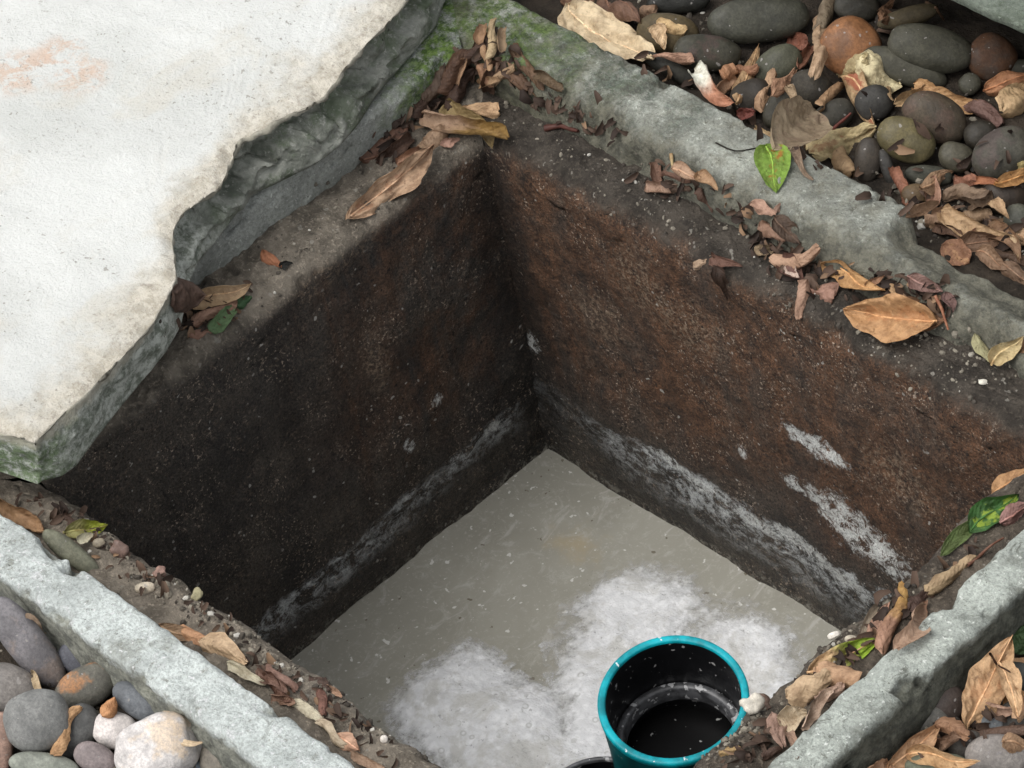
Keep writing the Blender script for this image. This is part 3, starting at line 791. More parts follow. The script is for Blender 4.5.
Lf(77, 731, 58, 38, 66, (88, 88, 84), 'dark striped grey pebble half under the round grey pebble')
Lf(86, 687, 66, 42, 30, (112, 108, 92), 'olive pebble with a rusty orange patch and white fleck', patch=(172, 124, 84), pm=.9, lift=.003)
Lf(11, 689, 62, 48, -32, (128, 118, 108), 'tan grey speckled pebble cut by the left edge')
Lf(138, 702, 58, 30, -33, (104, 110, 116), 'smooth slate grey pebble with a bluish sheen against the front left kerb', lift=.010)
Lf(116, 731, 48, 38, -14, (216, 202, 192), 'pinkish white pebble left of the large cracked pale one', patch=(180, 176, 172), pm=.5)
Lf(37, 721, 66, 62, 12, (122, 122, 116), 'large round grey pebble near the left edge, on top of its neighbours', lift=.012)
Lf(1, 742, 26, 60, 0, (166, 118, 92), 'reddish terracotta pebble cut by the left edge below the tan grey one')
Lf(222, 758, 46, 42, 20, (134, 122, 102), 'brown olive rounded pebble under the kerb right of the large pale one')
Lf(201, 768, 36, 16, 0, (122, 140, 152), 'pale blue pebble just showing at the bottom edge')
Lf(96, 759, 46, 30, -28, (146, 126, 122), 'mauve pebble at the bottom edge left of the cracked pale one')
Lf(45, 766, 70, 26, -9, (136, 142, 122), 'pale green grey pebble at the bottom edge below the round grey one', lift=.004)
Lf(157, 748, 84, 64, 24, (206, 196, 188), 'largest pale pinkish pebble with dark cracks and ochre stains', patch=(206, 172, 120), pm=.45, lift=.010, lump=.15, sq=2.7)
KR = .95
Rt = lambda *a, **kw: pebble(*a, GR_, k=KR, **kw)
Rt(928, 720, 44, 30, 20, (96, 94, 88), 'grey pebble with a white fleck beside the foot of the front right kerb')
Rt(942, 703, 46, 42, -10, (74, 64, 58), 'dark brown round pebble left of the big tan folded leaf')
Rt(1016, 677, 44, 30, -10, (74, 76, 72), 'dark pebble under the leaves at the right edge')
Rt(993, 722, 42, 28, -15, (108, 112, 114), 'blue grey pebble below the leaning tan leaves')
Rt(965, 744, 38, 28, 10, (84, 80, 74), 'dark grey pebble under the arched brown leaf')
Rt(938, 766, 66, 26, 0, (112, 116, 98), 'green grey pebble at the bottom edge under the tan leaf tube')
Rt(998, 757, 66, 46, 0, (132, 126, 120), 'large mottled pebble with violet white blotches in the bottom right corner', patch=(180, 176, 186), pm=.8)
Rt(1018, 720, 40, 40, 0, (64, 62, 58), 'black pebble at the right edge above the large mottled one', lift=-.004)
Ld = lambda *a, **kw: pebble(*a, GLD, name='stone', k=1., **kw)
Ld(71, 553, 70, 21, -38, (116, 116, 98), 'long grey green stone lying in the groove beside the front left kerb', bed=-.004, flat=.8)
Ld(145, 588, 21, 12, 4, (184, 172, 152), 'small white oval stone on the front left ledge', bed=0)
Ld(99, 543, 13, 10, 10, (140, 130, 112), 'small cream stone beside the olive leaf on the front left ledge', bed=.002)
Ld(120, 549, 18, 13, -30, (122, 100, 90), 'pinkish brown stone fragment on the front left ledge', bed=-.001, lump=.45, sq=3)
Ld(197, 595, 12, 10, 60, (170, 162, 128), 'cream yellow crumb of stone at the rim of the front left ledge', bed=-.004, lump=.4, sq=3)
Ld(159, 573, 14, 10, 30, (140, 112, 100), 'small pink stone above the white oval stone on the ledge', bed=-.001, lump=.45, sq=3)
Ld(384, 739, 8, 8, 0, (216, 208, 198), 'tiny white stone on the front left ledge near the bottom edge', bed=.002)
Ld(753, 704, 18, 16, 30, (208, 201, 186), 'lumpy white crumb right of the teal pipe rim', bed=.004, lump=.55, sq=3.2)
Ld(851, 639, 13, 8, 0, (190, 180, 160), 'small white oval stone above the green tipped leaf', bed=.004)
Ld(834, 635, 13, 7, 20, (214, 208, 196), 'tiny bent white flake at the rim of the front right ledge', bed=.004, lump=.25)
Ld(607, 684, 8, 6, 60, (236, 238, 234), 'tiny white fleck stuck on the left side of the teal pipe rim', bed=ZP - .002, lump=.3)
Ld(983, 382, 9, 6, 0, (222, 216, 200), 'tiny white stone on the back right ledge near the right edge', bed=.003)

# ---------------------------------------------------------------- leaves
PROF = {'leaf': lambda u: math.sin(math.pi * min(1, u ** .85)) ** .75 * (1 - .25 * u) * 1.12,
        'strip': lambda u: min(1, u / .08 + .35) * min(1, (1 - u) / .1 + .3) * (.85 + .15 * math.sin(5 * u)),
        'shard': lambda u: min(1, u / .1 + .2) * (1 - u) ** .7 + .05,
        'round': lambda u: math.sqrt(max(0, 1 - (2 * u - 1) ** 2)) + .02,
        'tri': lambda u: (.12 + .95 * u) * min(1, (1 - u) / .08 + .25),
        'wedge': lambda u: (1.0 - .8 * abs(u - .35) / .65) * min(1, u / .12 + .15)}
GLEAF = {'b': 'fallen leaves among the pebbles behind the back kerb', 'r': 'fallen leaves on the back right ledge', 'l': 'fallen leaves on the back left ledge',
         'f': 'fallen leaves on the front left ledge', 'q': 'fallen leaves on the front right ledge', 'o': 'fallen leaves outside the front right kerb',
         'p': 'fallen leaves among the front left pebbles'}
LEAFN = [0]
def leaf(grp, x0, y0, x1, y1, wd, col, label, shape='leaf', curl=.7, fold=0., arch=0., bow=0., twist=0., roll=0., off=.004, tip=None, patch=None, pm=0.,
         rag=.5, z=None, group=None, name=None, k=.95, rib=None):
    LEAFN[0] += 1; sd = Vector((LEAFN[0] * 3.7, LEAFN[0] * 1.3, 0))
    if z is None:
        P0, P1 = cast(x0, y0), cast(x1, y1)
        if P0.z < -.05 and P1.z > -.05: P0 = at(x0, y0, P1.z - .01)
        if P1.z < -.05 and P0.z > -.05: P1 = at(x1, y1, P0.z - .01)
        if P0.z < -.05: P0 = at(x0, y0, 0); P1 = at(x1, y1, 0)
        # keep it believable: no leaf much steeper than the rubble it lies on
        dz = max(-.03, min(.03, P1.z - P0.z)); P1 = at(x1, y1, P0.z + dz)
    else:
        z0, z1 = z if isinstance(z, tuple) else (z, z)
        P0, P1 = at(x0, y0, z0), at(x1, y1, z1)
    up = (CZ * .8 + Vector((0, 0, 1)) * .4).normalized()
    P0 = P0 + CZ * off; P1 = P1 + CZ * off
    wd *= 1.22
    A = P1 - P0; ln = A.length; A.normalize()
    N = (CZ - A * CZ.dot(A)).normalized(); Sv = A.cross(N)
    if Sv.dot(CX) + Sv.dot(CY) * .01 < 0: pass
    sc_ = (CAM - P0).length / F_PX; hw = wd * sc_ / 2
    nu, nv = max(14, int(ln / .0028)), 7 if wd < 9 else 10
    V, U, Fc = [], [], []
    pf = PROF[shape]
    lr = random.Random(LEAFN[0]); small = min(1., rag * 2)
    thin = 1. if (shape != 'leaf' and shape != 'round') else .45
    curl = (abs(curl) * (1.0 + .6 * lr.random() * small) + .2 * small * thin) * (1 if lr.random() < .5 or rag < .4 or curl < 0 else -1)
    twist += lr.uniform(-1.5, 1.5) * small * thin; wave = lr.uniform(-.07, .07) * small * ln; wave2 = lr.uniform(-.05, .05) * small * ln
    roll += lr.uniform(-.3, .3) * small
    arch += lr.uniform(-.02, .09) * ln / sc_ * small; bow += lr.uniform(-.05, .05) * ln / sc_ * small
    cc = abs(curl) if abs(curl) > .02 else .02
    nrm = math.sin(cc) if cc < math.pi / 2 else 1.
    fine = rag * hw
    for i in range(nu + 1):
        u = i / nu
        for j in range(-nv, nv + 1):
            v = j / nv
            ww = hw * pf(u)
            ww *= 1 + rag * .5 * noise.noise(Vector((u * 4.5, 2.5 if v > 0 else -3.5, 0)) + sd) * abs(v)
            if shape in ('strip', 'shard', 'tri'): ww *= 1 + rag * .35 * noise.noise(Vector((u * 13, 7.5 if v > 0 else -8.5, 0)) + sd) * abs(v)
            uu = u + (rag * .10 * noise.noise(Vector((v * 2.2, 11.3, 1)) + sd) * (1 if shape != 'leaf' else .25) * abs(2 * u - 1) ** 2)
            lat = ww * math.sin(cc * v) / nrm
            h = ww * (1 - math.cos(cc * v)) / nrm * (1 if curl > 0 else -1) + fold * abs(v) * ww
            h += hw * (.34 * noise.noise(Vector((u * 3.5, v * 1.5, 3)) + sd) + .34 * (.25 - abs(noise.noise(Vector((u * 6, v * 2.2, 9)) + sd))) + .16 * abs(v) * noise.noise(Vector((u * 16, v * 4, 5)) + sd)) * (.5 + rag)
            tw = twist * (u - .5) + roll
            la, hh = lat * math.cos(tw) - h * math.sin(tw), lat * math.sin(tw) + h * math.cos(tw)
            la += bow * sc_ * math.sin(math.pi * u); hh += arch * sc_ * math.sin(math.pi * u) + wave * math.sin(2 * math.pi * u); la += wave2 * math.sin(2 * math.pi * u)
            V.append(P0 + A * (ln * uu) + Sv * la + N * hh); U.append((u, v * .5 + .5))
    m = 2 * nv + 1
    for i in range(nu):
        for j in range(m - 1):
            a = i * m + j; Fc.append((a, a + 1, a + m + 1, a + m))
    o = mesh(name or ('dry_leaf' if shape in ('leaf', 'round', 'wedge') else 'leaf_fragment'), V, Fc, M_LEAF, uvs=U, org=sum((v for v in V), Vector()) / len(V))
    if grp in 'bo': k *= 1.12
    col = (col[0] * .985, col[1] * 1.008, col[2] * .97); g_ = sum(col) / 3 * .99; col = tuple(min(245, (c_ * .74 + (g_ + d_) * .26) * 1.07) for c_, d_ in zip(col, (2, 1, -3)))
    o.color = S(*col, k)
    if tip: o['tip'] = list(S(*tip, k)[:3]); o['tip_mix'] = 1.
    if patch: o['patch'] = list(S(*patch, k)[:3]); o['patch_mix'] = pm
    tag(o, label, 'leaf', group or GLEAF[grp])
    if rib if rib is not None else (shape == 'leaf' and ln / sc_ > 38):
        RV, RF = [], []
        for i in range(nu + 1):
            c = V[i * m + nv]; r = .0011 * (1 - .7 * i / nu)
            nn = (V[i * m + nv + 1] - V[i * m + nv - 1]); nn.normalize()
            up_ = nn.cross(A).normalized()
            for g in range(6): RV.append(c + nn * r * math.cos(g * math.pi / 3) + up_ * r * math.sin(g * math.pi / 3))
        for i in range(nu):
            for g in range(6): RF.append((i * 6 + g, i * 6 + (g + 1) % 6, (i + 1) * 6 + (g + 1) % 6, (i + 1) * 6 + g))
        rb = mesh('midrib', RV, RF, M_RIB, o, org=RV[0]); rb.color = S(*[min(255, c * 1.12) for c in col], k)
    return o
def twig(grp, pts, wd, col, label, off=.004, group=None, z=None):
    P = [(cast(x, y) if z is None else at(x, y, z)) + CZ * off for x, y in pts]
    zz = P[0].z
    P = [at(x, y, max(-.03, min(.05, p.z))) if p.z < -.05 else p for (x, y), p in zip(pts, P)]
    Q = []
    for a, b in zip(P, P[1:]):
        for i in range(6): Q.append(a.lerp(b, i / 6))
    Q.append(P[-1]); sc_ = (CAM - P[0]).length / F_PX; r0 = wd * sc_ / 2
    V, Fc = [], []
    for i, q in enumerate(Q):
        t = (Q[min(i + 1, len(Q) - 1)] - Q[max(0, i - 1)]).normalized(); X = t.cross(CZ).normalized(); Y = t.cross(X)
        r = r0 * (1 - .5 * i / len(Q)) * (1 + .3 * noise.noise(q * 300)); q = q + noise.noise_vector(q * 60) * .0012
        for g in range(7): V.append(q + X * r * math.cos(g * 2 * math.pi / 7) + Y * r * math.sin(g * 2 * math.pi / 7))
    n = len(Q)
    for i in range(n - 1):
        for g in range(7): Fc.append((i * 7 + g, i * 7 + (g + 1) % 7, (i + 1) * 7 + (g + 1) % 7, (i + 1) * 7 + g))
    o = mesh('twig', V, Fc, M_RIB); o.color = S(*col, .85)
    return tag(o, label, 'twig', group or 'twigs among the fallen leaves')

TAN, BRN, DRK, PNK, ORG, PAL, RED = (184, 148, 116), (136, 102, 78), (86, 64, 52), (168, 128, 108), (182, 122, 76), (206, 180, 148), (128, 70, 52)
l = leaf
# --- behind the back kerb
l('b', 573, 20, 606, 46, 26, BRN, 'brown leaf showing beneath the big pale tan leaf by the moss', curl=-.6)
l('b', 600, -4, 640, 22, 24, (112, 76, 60), 'dark reddish brown crumpled leaf at the top edge right of the pale one', curl=1.3, roll=.5)
l('b', 606, 42, 628, 52, 12, (140, 100, 74), 'small brown fragment under the lower edge of the big pale leaf', 'strip', curl=.9)
l('b', 560, 2, 600, -6, 14, (126, 86, 64), 'brown leaf end at the top edge left of the big pale leaf', 'strip', curl=1.2)
l('b', 566, 4, 652, 58, 40, (214, 184, 148), 'big flat pale tan leaf lying on the outer edge of the back kerb', curl=.25, fold=.25, bow=8, off=.010)
l('b', 656, 24, 687, 29, 13, (206, 164, 112), 'bent orange tan leaf arm on the olive brown pebble', 'strip', curl=1.0, off=.004)
l('b', 657, 24, 664, 50, 16, (220, 180, 140), 'short triangular pale leaf flap pointing down from the olive brown pebble', 'shard', curl=.8, off=.005)
l('b', 652, 57, 694, 62, 12, (178, 128, 106), 'pink brown leaf stalk lying below the dark oval with the smear', 'tri', curl=1.2, off=.006)
l('b', 692, 74, 732, 104, 15, (226, 222, 214), 'curled leaf with a white end and a pink tan end on the kerb edge', 'strip', curl=1.3, tip=(196, 144, 116), off=.010, bow=5)
l('b', 721, 80, 737, 71, 14, (168, 112, 78), 'tiny tightly rolled orange leaf curl beside the white ended leaf', 'strip', curl=2.6, off=.012)
l('b', 736, 104, 758, 46, 15, (166, 126, 88), 'olive tan leaf standing upright right of the tiny rolled curl', curl=1.1, off=.012)
l('b', 728, 78, 757, 66, 11, (150, 98, 70), 'orange brown shred crossing behind the upright olive tan leaf', 'strip', curl=1., off=.008)
l('b', 762, 114, 772, 70, 13, (176, 132, 100), 'left prong of a forked tan leaf over the dark brown pebble', 'strip', curl=1., off=.014)
l('b', 771, 98, 794, 70, 15, (168, 118, 90), 'right prong of a forked tan leaf below the green grey pebble', 'wedge', curl=.8, off=.014)
l('b', 790, 38, 812, 52, 18, (134, 74, 56), 'red brown leaf scrap behind the green grey pebble', curl=.6, off=.006)
l('b', 798, 70, 808, 48, 9, (150, 96, 74), 'narrow looped red brown shred right of the green grey pebble', 'strip', curl=1.4, off=.01)
l('b', 828, -4, 818, 34, 13, (132, 112, 92), 'grey brown leaf strip hanging from the top edge left of the terracotta pebble', 'strip', curl=1.2, off=.016)
l('b', 822, 14, 811, 78, 14, (178, 140, 110), 'tan leaf strip hanging down beside the terracotta pebble', 'strip', curl=1.1, bow=-3, off=.016)
l('b', 836, 76, 864, 60, 18, (168, 146, 104), 'olive tan leaf fold leading up below the terracotta pebble', 'strip', curl=.8, off=.016)
l('b', 858, 59, 899, 88, 24, (208, 188, 146), 'pale straw leaf draped over the long grey pebble', 'strip', curl=.7, off=.014, bow=3)
l('b', 884, 86, 892, 102, 4, (160, 124, 88), 'thin curved stalk hanging from the pale straw leaf', 'strip', curl=.6, off=.012)
l('b', 838, 78, 874, 128, 18, (184, 146, 106), 'curved tan leaf with a red fold over the bluish black pebble', curl=.9, bow=-6, off=.014, patch=(150, 74, 56), pm=.7)
l('b', 822, 108, 842, 84, 9, (162, 120, 86), 'short tan shred left of the curved leaf with the red fold', 'strip', curl=1.2, off=.012)
l('b', 808, 152, 874, 128, 24, (186, 160, 114), 'folded straw coloured leaf strip just above the back kerb', 'strip', curl=.5, off=.014, patch=(130, 90, 62), pm=.7)
l('b', 830, 148, 852, 171, 16, (178, 138, 100), 'rolled tan leaf tube ending at the outer edge of the back kerb', 'strip', curl=2.2, off=.014)
l('b', 773, 150, 814, 112, 44, (148, 124, 100), 'round cupped grey brown leaf above the bright green leaf', 'round', curl=.9, off=.010, patch=(128, 108, 90), pm=.7, rag=.15)
l('b', 784, 88, 804, 118, 9, (178, 144, 112), 'thin tan stalk lying above the round cupped leaf', 'shard', curl=.9, off=.018)
twig('b', [(815, 136), (832, 130), (850, 114)], 5, (104, 52, 42), 'dark red twig under the folded straw leaf', off=.012)
l('b', 737, 117, 754, 112, 10, (120, 56, 48), 'dark red leaf scrap on the outer kerb edge', 'strip', curl=.6, off=.010)
l('b', 755, 128, 776, 139, 10, (192, 156, 116), 'small pale tan scrap on the kerb left of the round cupped leaf', 'wedge', curl=.8, off=.006)
l('b', 790, 150, 813, 180, 10, (132, 106, 88), 'brown leaf sliver hanging down over the kerb top', 'shard', curl=1., off=.004)
l('b', 893, 106, 924, 86, 10, (186, 146, 104), 'tan stalk end of the long arched orange leaf', 'strip', curl=1.1, off=.012)
l('b', 912, 88, 980, 108, 18, (188, 136, 88), 'long arched orange leaf bridging the oval with the white fleck', 'strip', curl=.9, bow=6, off=.014)
l('b', 981, 92, 1030, 76, 20, (182, 116, 76), 'orange brown leaf at the right edge below the reddish brown pebble', curl=.8, off=.012)
l('b', 999, 114, 1034, 82, 30, (204, 162, 118), 'broad pale orange leaf curling at the right edge', 'wedge', curl=1.0, off=.018)
l('b', 962, 108, 1000, 124, 14, (112, 78, 72), 'mauve brown curved leaf arc under the arched orange leaf', 'strip', curl=1.2, bow=-9, off=.010)
l('b', 880, 22, 894, -2, 18, (126, 86, 62), 'brown triangular leaf at the top edge above the flat stick stone', 'wedge', curl=.6, off=.010)
twig('b', [(926, 3), (936, 9), (942, 20)], 4, (120, 96, 74), 'hairy brown twig at the end of the flat stick stone', off=.006)
l('b', 893, 168, 904, 206, 10, (152, 92, 70), 'reddish narrow leaf standing beside the thin slate pebble', 'strip', curl=1., off=.010)
l('b', 929, 210, 933, 176, 14, (172, 122, 100), 'pink pointed leaf standing up below the flat green grey pebble', curl=.7, off=.010)
l('b', 905, 218, 938, 203, 12, (142, 104, 78), 'brown leaf fragment at the chipped end of the kerb', 'wedge', curl=.8, off=.006)
l('b', 953, 178, 977, 184, 17, (156, 96, 74), 'crumpled reddish leaf right of the flat green grey pebble', 'wedge', curl=.9, off=.010)
l('b', 974, 183, 996, 182, 7, (168, 98, 64), 'thin red orange stalk leading to the orange leaf', 'strip', curl=.8, off=.012)
l('b', 992, 185, 1030, 178, 13, (190, 130, 72), 'flat orange leaf at the right edge on the brown shaded pebble', curl=.5, off=.012)
l('b', 1013, 180, 1026, 162, 12, (170, 148, 92), 'olive leaf tip at the right edge above the flat orange leaf', curl=.7, off=.014)
l('b', 942, 202, 986, 194, 15, (130, 102, 82), 'grey brown leaf strip behind the longest pale leaf in the litter', 'strip', curl=.9, off=.008)
l('b', 968, 204, 988, 190, 14, (118, 92, 74), 'curled grey brown scrap near the brown shaded pebble', 'strip', curl=1.6, off=.012)
l('b', 930, 216, 958, 206, 11, (158, 118, 92), 'pinkish leaf edge in the litter left of the longest pale leaf', 'shard', curl=.8, off=.008)
l('b', 955, 246, 1002, 240, 20, (116, 82, 62), 'dark brown leaf under the longest pale leaf', curl=.7, off=.006)
l('b', 990, 222, 1018, 262, 18, (132, 94, 68), 'brown leaf hanging from the longest pale leaf toward the right', 'wedge', curl=.8, off=.008)
l('b', 939, 213, 1014, 238, 17, (194, 152, 112), 'longest pale leaf lying in the litter above the mossy end of the kerb', 'strip', curl=1.1, bow=4, off=.014)
l('b', 989, 202, 1006, 220, 13, (176, 136, 100), 'forked pale tip above the longest pale leaf', 'shard', curl=.7, off=.016)
l('b', 1010, 232, 1016, 258, 10, (172, 138, 104), 'small tan leaf end at the right of the litter', 'shard', curl=.8, off=.012)
l('b', 934, 226, 962, 240, 9, (106, 74, 58), 'dark brown strip between kerb end and litter', 'strip', curl=.8, off=.006)
l('b', 984, 250, 1026, 264, 13, (92, 66, 52), 'dark brown strip on the kerb at the right edge', 'strip', curl=.9, off=.006)
l('b', 967, 236, 982, 228, 10, (184, 132, 108), 'pink crumb of leaf in the middle of the litter', 'shard', curl=.8, off=.010)
l('b', 918, 190, 952, 172, 15, (150, 112, 84), 'brown leaf lying across the flat green grey pebble', curl=1.0, off=.012)
l('b', 960, 216, 990, 214, 14, (150, 116, 88), 'dull brown curled leaf just above the longest pale leaf', 'strip', curl=1.4, off=.012)
l('b', 1000, 224, 1028, 246, 18, (168, 128, 96), 'dull tan leaf at the right edge below the longest pale leaf', curl=.9, off=.012)
l('b', 976, 252, 1008, 270, 15, (140, 104, 80), 'dull brown leaf on the outer slope of the mossy kerb end', curl=1.0, off=.008)
l('b', 924, 224, 948, 218, 12, (164, 124, 98), 'small tan curl at the tip of the chipped kerb end', 'strip', curl=1.4, off=.008)
l('b', 1000, 262, 1030, 284, 15, (124, 92, 72), 'brown leaf cut by the right edge beside the mossy kerb end', curl=1.0, off=.006)
l('b', 640, 20, 656, 6, 14, (140, 104, 80), 'brown leaf between the pale tan leaf and the top edge pebbles', curl=1.0, off=.010)
l('b', 714, 92, 738, 84, 11, (170, 124, 94), 'tan scrap between the white ended leaf and the dark brown pebble', 'strip', curl=1.2, off=.012)
l('b', 942, 246, 969, 262, 22, (156, 104, 76), 'rust coloured leaf pressed on the mossy kerb end', 'round', curl=.35, off=.003, patch=(190, 150, 110), pm=.6, rib=False)
gl = l('b', 765, 146, 776, 193, 30, (142, 184, 56), 'bright lime green leaf with a rusty streak on the back kerb', curl=.3, fold=.10, off=.004, patch=(172, 112, 40), pm=.9, k=.62, bow=-3, rag=.2, name='green_leaf')
sv = []; sf = []
for i, (x, y) in enumerate([(764, 147), (752, 149), (743, 151), (735, 151), (728, 149), (722, 146), (716, 143)]):
    q = cast(x, y) + CZ * .0015
    for g in range(6): sv.append(q + CX * .0010 * math.cos(g * math.pi / 3) + CZ * .0010 * math.sin(g * math.pi / 3) + CY * .0006 * math.sin(g * math.pi / 3))
for i in range(6):
    for g in range(6): sf.append((i * 6 + g, i * 6 + (g + 1) % 6, i * 6 + 6 + (g + 1) % 6, i * 6 + 6 + g))
st_ = mesh('stalk', sv, sf, M_RIB, gl, org=sv[0]); st_.color = S(40, 36, 28)
# --- back right ledge
l('r', 646, 184, 672, 193, 10, PNK, 'pink brown curl at the lower left of the first leaf clump', 'strip', curl=1.3)
l('r', 651, 163, 661, 188, 10, (132, 92, 76), 'upright brown shred at the left of the first leaf clump', 'strip', curl=1.2)
l('r', 660, 178, 692, 190, 14, DRK, 'dark brown leaf in the middle of the first leaf clump', curl=1., off=.003)
l('r', 660, 176, 690, 178, 8, (116, 78, 64), 'brown fold crossing the first leaf clump', 'strip', curl=1.2, off=.008)
l('r', 671, 168, 703, 180, 12, (176, 134, 108), 'tan leaf along the top of the first leaf clump', curl=1.1, off=.010)
l('r', 699, 172, 717, 190, 13, (188, 142, 106), 'tan bent leaf at the right end of the first leaf clump', 'wedge', curl=1.1, off=.010)
l('r', 700, 188, 712, 213, 11, (96, 66, 54), 'dark leaf tail hanging below the first leaf clump', 'shard', curl=1., off=.004)
twig('r', [(671, 154), (673, 166), (676, 170)], 4, (172, 150, 110), 'short straw twig above the first leaf clump')
l('r', 749, 204, 776, 213, 13, (184, 136, 116), 'pale pink leaf just below the bright green leaf', 'wedge', curl=.8)
l('r', 776, 212, 780, 203, 6, (150, 112, 96), 'small pink spike right of the pale pink leaf', 'shard')
l('r', 761, 221, 786, 240, 12, (150, 108, 88), 'brown shred under the pale pink leaf', 'strip', curl=1.)
l('r', 774, 218, 800, 244, 18, DRK, 'dark brown leaf against the inner face of the back kerb', curl=.8, off=.002)
l('r', 768, 260, 818, 249, 14, (180, 134, 108), 'long arched pink tan leaf on the back right ledge', 'strip', curl=1.1, bow=7, off=.012)
l('r', 755, 254, 773, 246, 10, (164, 134, 104), 'small tan leaf end left of the arched pink tan leaf', 'strip', curl=.8)
l('r', 780, 262, 803, 280, 18, (110, 72, 64), 'dark red crumpled leaf below the arched pink tan leaf', curl=1.1, off=.006)
l('r', 786, 266, 798, 278, 12, (196, 164, 152), 'pale pink scrap beside the dark red crumpled leaf', 'wedge', curl=.8, off=.008)
l('r', 694, 269, 713, 257, 9, (176, 140, 114), 'left half of a tent shaped leaf at the wall rim', 'strip', curl=.9)
l('r', 711, 257, 742, 267, 12, (118, 78, 66), 'right half of a tent shaped leaf at the wall rim', 'shard', curl=.8)
l('r', 713, 266, 727, 300, 13, (70, 48, 38), 'dark leaf shred hanging on the rusty wall below the tent shaped leaf', 'shard', curl=.9, z=(0, -.03))
l('r', 806, 280, 797, 320, 11, (176, 130, 108), 'pink tan stalk hanging over the rim of the rusty wall', 'strip', curl=1.2, z=(.012, -.012))
l('r', 804, 282, 832, 300, 24, (158, 110, 94), 'triangular pink brown leaf at the rim of the rusty wall', 'tri', curl=.6)
l('r', 884, 304, 946, 320, 24, (126, 84, 58), 'brown leaf under the big orange tan leaf', curl=.8, off=.003)
l('r', 820, 264, 884, 290, 17, (194, 138, 84), 'twisted orange tan leaf left of the big one on the ledge', curl=.9, twist=1.2, off=.008)
l('r', 866, 286, 884, 276, 9, (166, 114, 84), 'orange scrap at the end of the twisted orange tan leaf', 'shard', curl=.8, off=.008)
l('r', 936, 322, 842, 309, 38, (196, 138, 88), 'biggest orange tan leaf on the back right ledge', curl=.6, fold=.1, bow=-5, off=.010, patch=(176, 112, 66), pm=.35)
l('r', 889, 284, 896, 300, 6, (186, 140, 98), 'tan spike standing behind the biggest orange tan leaf', 'shard', off=.008)
l('r', 907, 276, 942, 292, 14, (130, 92, 86), 'mauve brown leaf behind the biggest orange tan leaf', curl=.9, off=.006)
l('r', 944, 292, 952, 313, 11, (116, 80, 76), 'dark mauve leaf end right of the twig', curl=.8, off=.006)
twig('r', [(934, 296), (941, 310), (946, 330)], 4, (156, 108, 82), 'thin brown twig leaning beside the biggest orange tan leaf', off=.01)
l('r', 974, 333, 992, 364, 11, (164, 154, 112), 'narrow pale olive leaf at the right end of the back right ledge', curl=.8)
l('r', 990, 364, 1022, 336, 18, (202, 172, 122), 'pale tan pointed leaf at the right edge of the back right ledge', curl=.7, off=.010)
l('r', 1012, 350, 1030, 338, 14, (150, 108, 80), 'brown leaf cut by the right edge of the back right ledge', curl=.7)
twig('r', [(545, 128), (560, 126), (578, 131)], 7, (84, 50, 42), 'dark red twig lying near the back corner of the pit', off=.003)
# --- back left ledge and corner
for (a, b, c, d, w_, cc) in [(424, 102, 464, 58, 16, DRK), (436, 92, 470, 52, 14, (92, 60, 44)), (446, 110, 474, 70, 14, (70, 46, 36)), (498, 62, 528, 90, 15, (104, 72, 54)),
                             (512, 46, 544, 90, 10, (116, 84, 62)), (470, 62, 490, 34, 14, (110, 74, 54)), (486, 92, 500, 64, 12, (84, 56, 42)), (410, 116, 436, 92, 12, (72, 48, 38)),
                             (536, 74, 562, 92, 10, (104, 80, 58)), (452, 74, 484, 44, 12, (80, 52, 40))]:
    l('l', a, b, c, d, w_, cc, 'dark brown leaf shred in the pile filling the back corner of the pit', 'strip', curl=1., group='dark shreds in the corner pile', off=.003 + rnd.random() * .008, twist=rnd.uniform(-.6, .6))
for (a, b, c, d, w_, cc) in [(455, 88, 466, 60, 9, (166, 122, 92)), (486, 60, 497, 20, 8, (182, 150, 112)), (478, 66, 494, 88, 9, (168, 118, 88)), (494, 88, 514, 66, 8, (170, 132, 100)),
                             (478, 46, 484, 26, 10, (156, 112, 80)), (500, 54, 504, 30, 8, (150, 118, 90)), (480, 86, 500, 82, 8, (178, 138, 104)), (484, 46, 490, 72, 7, (176, 130, 94))]:
    l('l', a, b, c, d, w_, cc, 'light tan leaf shred in the pile filling the back corner of the pit', 'strip', curl=1., group='light shreds in the corner pile', off=.010 + rnd.random() * .006, twist=rnd.uniform(-.8, .8))
l('l', 360, 160, 408, 124, 24, (104, 68, 54), 'dark red brown arched leaf against the kerb face, left of the long tan leaf', curl=1.2, bow=7, off=.004)
l('l', 376, 162, 412, 138, 14, (84, 56, 44), 'dark crumpled shred under the long tan leaf', 'strip', curl=1.2, off=.003)
l('l', 398, 166, 420, 150, 9, (160, 110, 84), 'small orange brown shred left of the long tan leaf', 'strip', curl=1., off=.008)
l('l', 426, 150, 444, 126, 18, (158, 122, 96), 'upper end of the long tan leaf on the back left ledge', 'strip', curl=.9, off=.010)
l('l', 348, 219, 432, 146, 26, (184, 142, 112), 'longest tan leaf lying on the back left ledge, pointing down left', curl=.7, bow=3, off=.009, rag=1.1, patch=(150, 104, 78), pm=.5)
l('l', 440, 146, 460, 139, 9, (172, 124, 108), 'small pink scrap right of the longest tan leaf', 'wedge', curl=.8)
l('l', 447, 104, 492, 148, 17, (158, 130, 84), 'olive yellow leaf strip at the back corner of the pit', 'strip', curl=.8, off=.010)
l('l', 424, 116, 508, 140, 15, (184, 144, 118), 'pale pink tan leaf tube crossing the olive yellow strip', 'strip', curl=1.5, off=.014, tip=(150, 120, 70))
l('l', 460, 108, 499, 113, 16, (198, 152, 112), 'small tan triangular leaf above the olive yellow strip', 'tri', curl=.5, off=.008)
l('l', 263, 250, 281, 267, 11, (176, 104, 70), 'small orange leaf alone on the back left ledge', 'wedge', curl=.7)
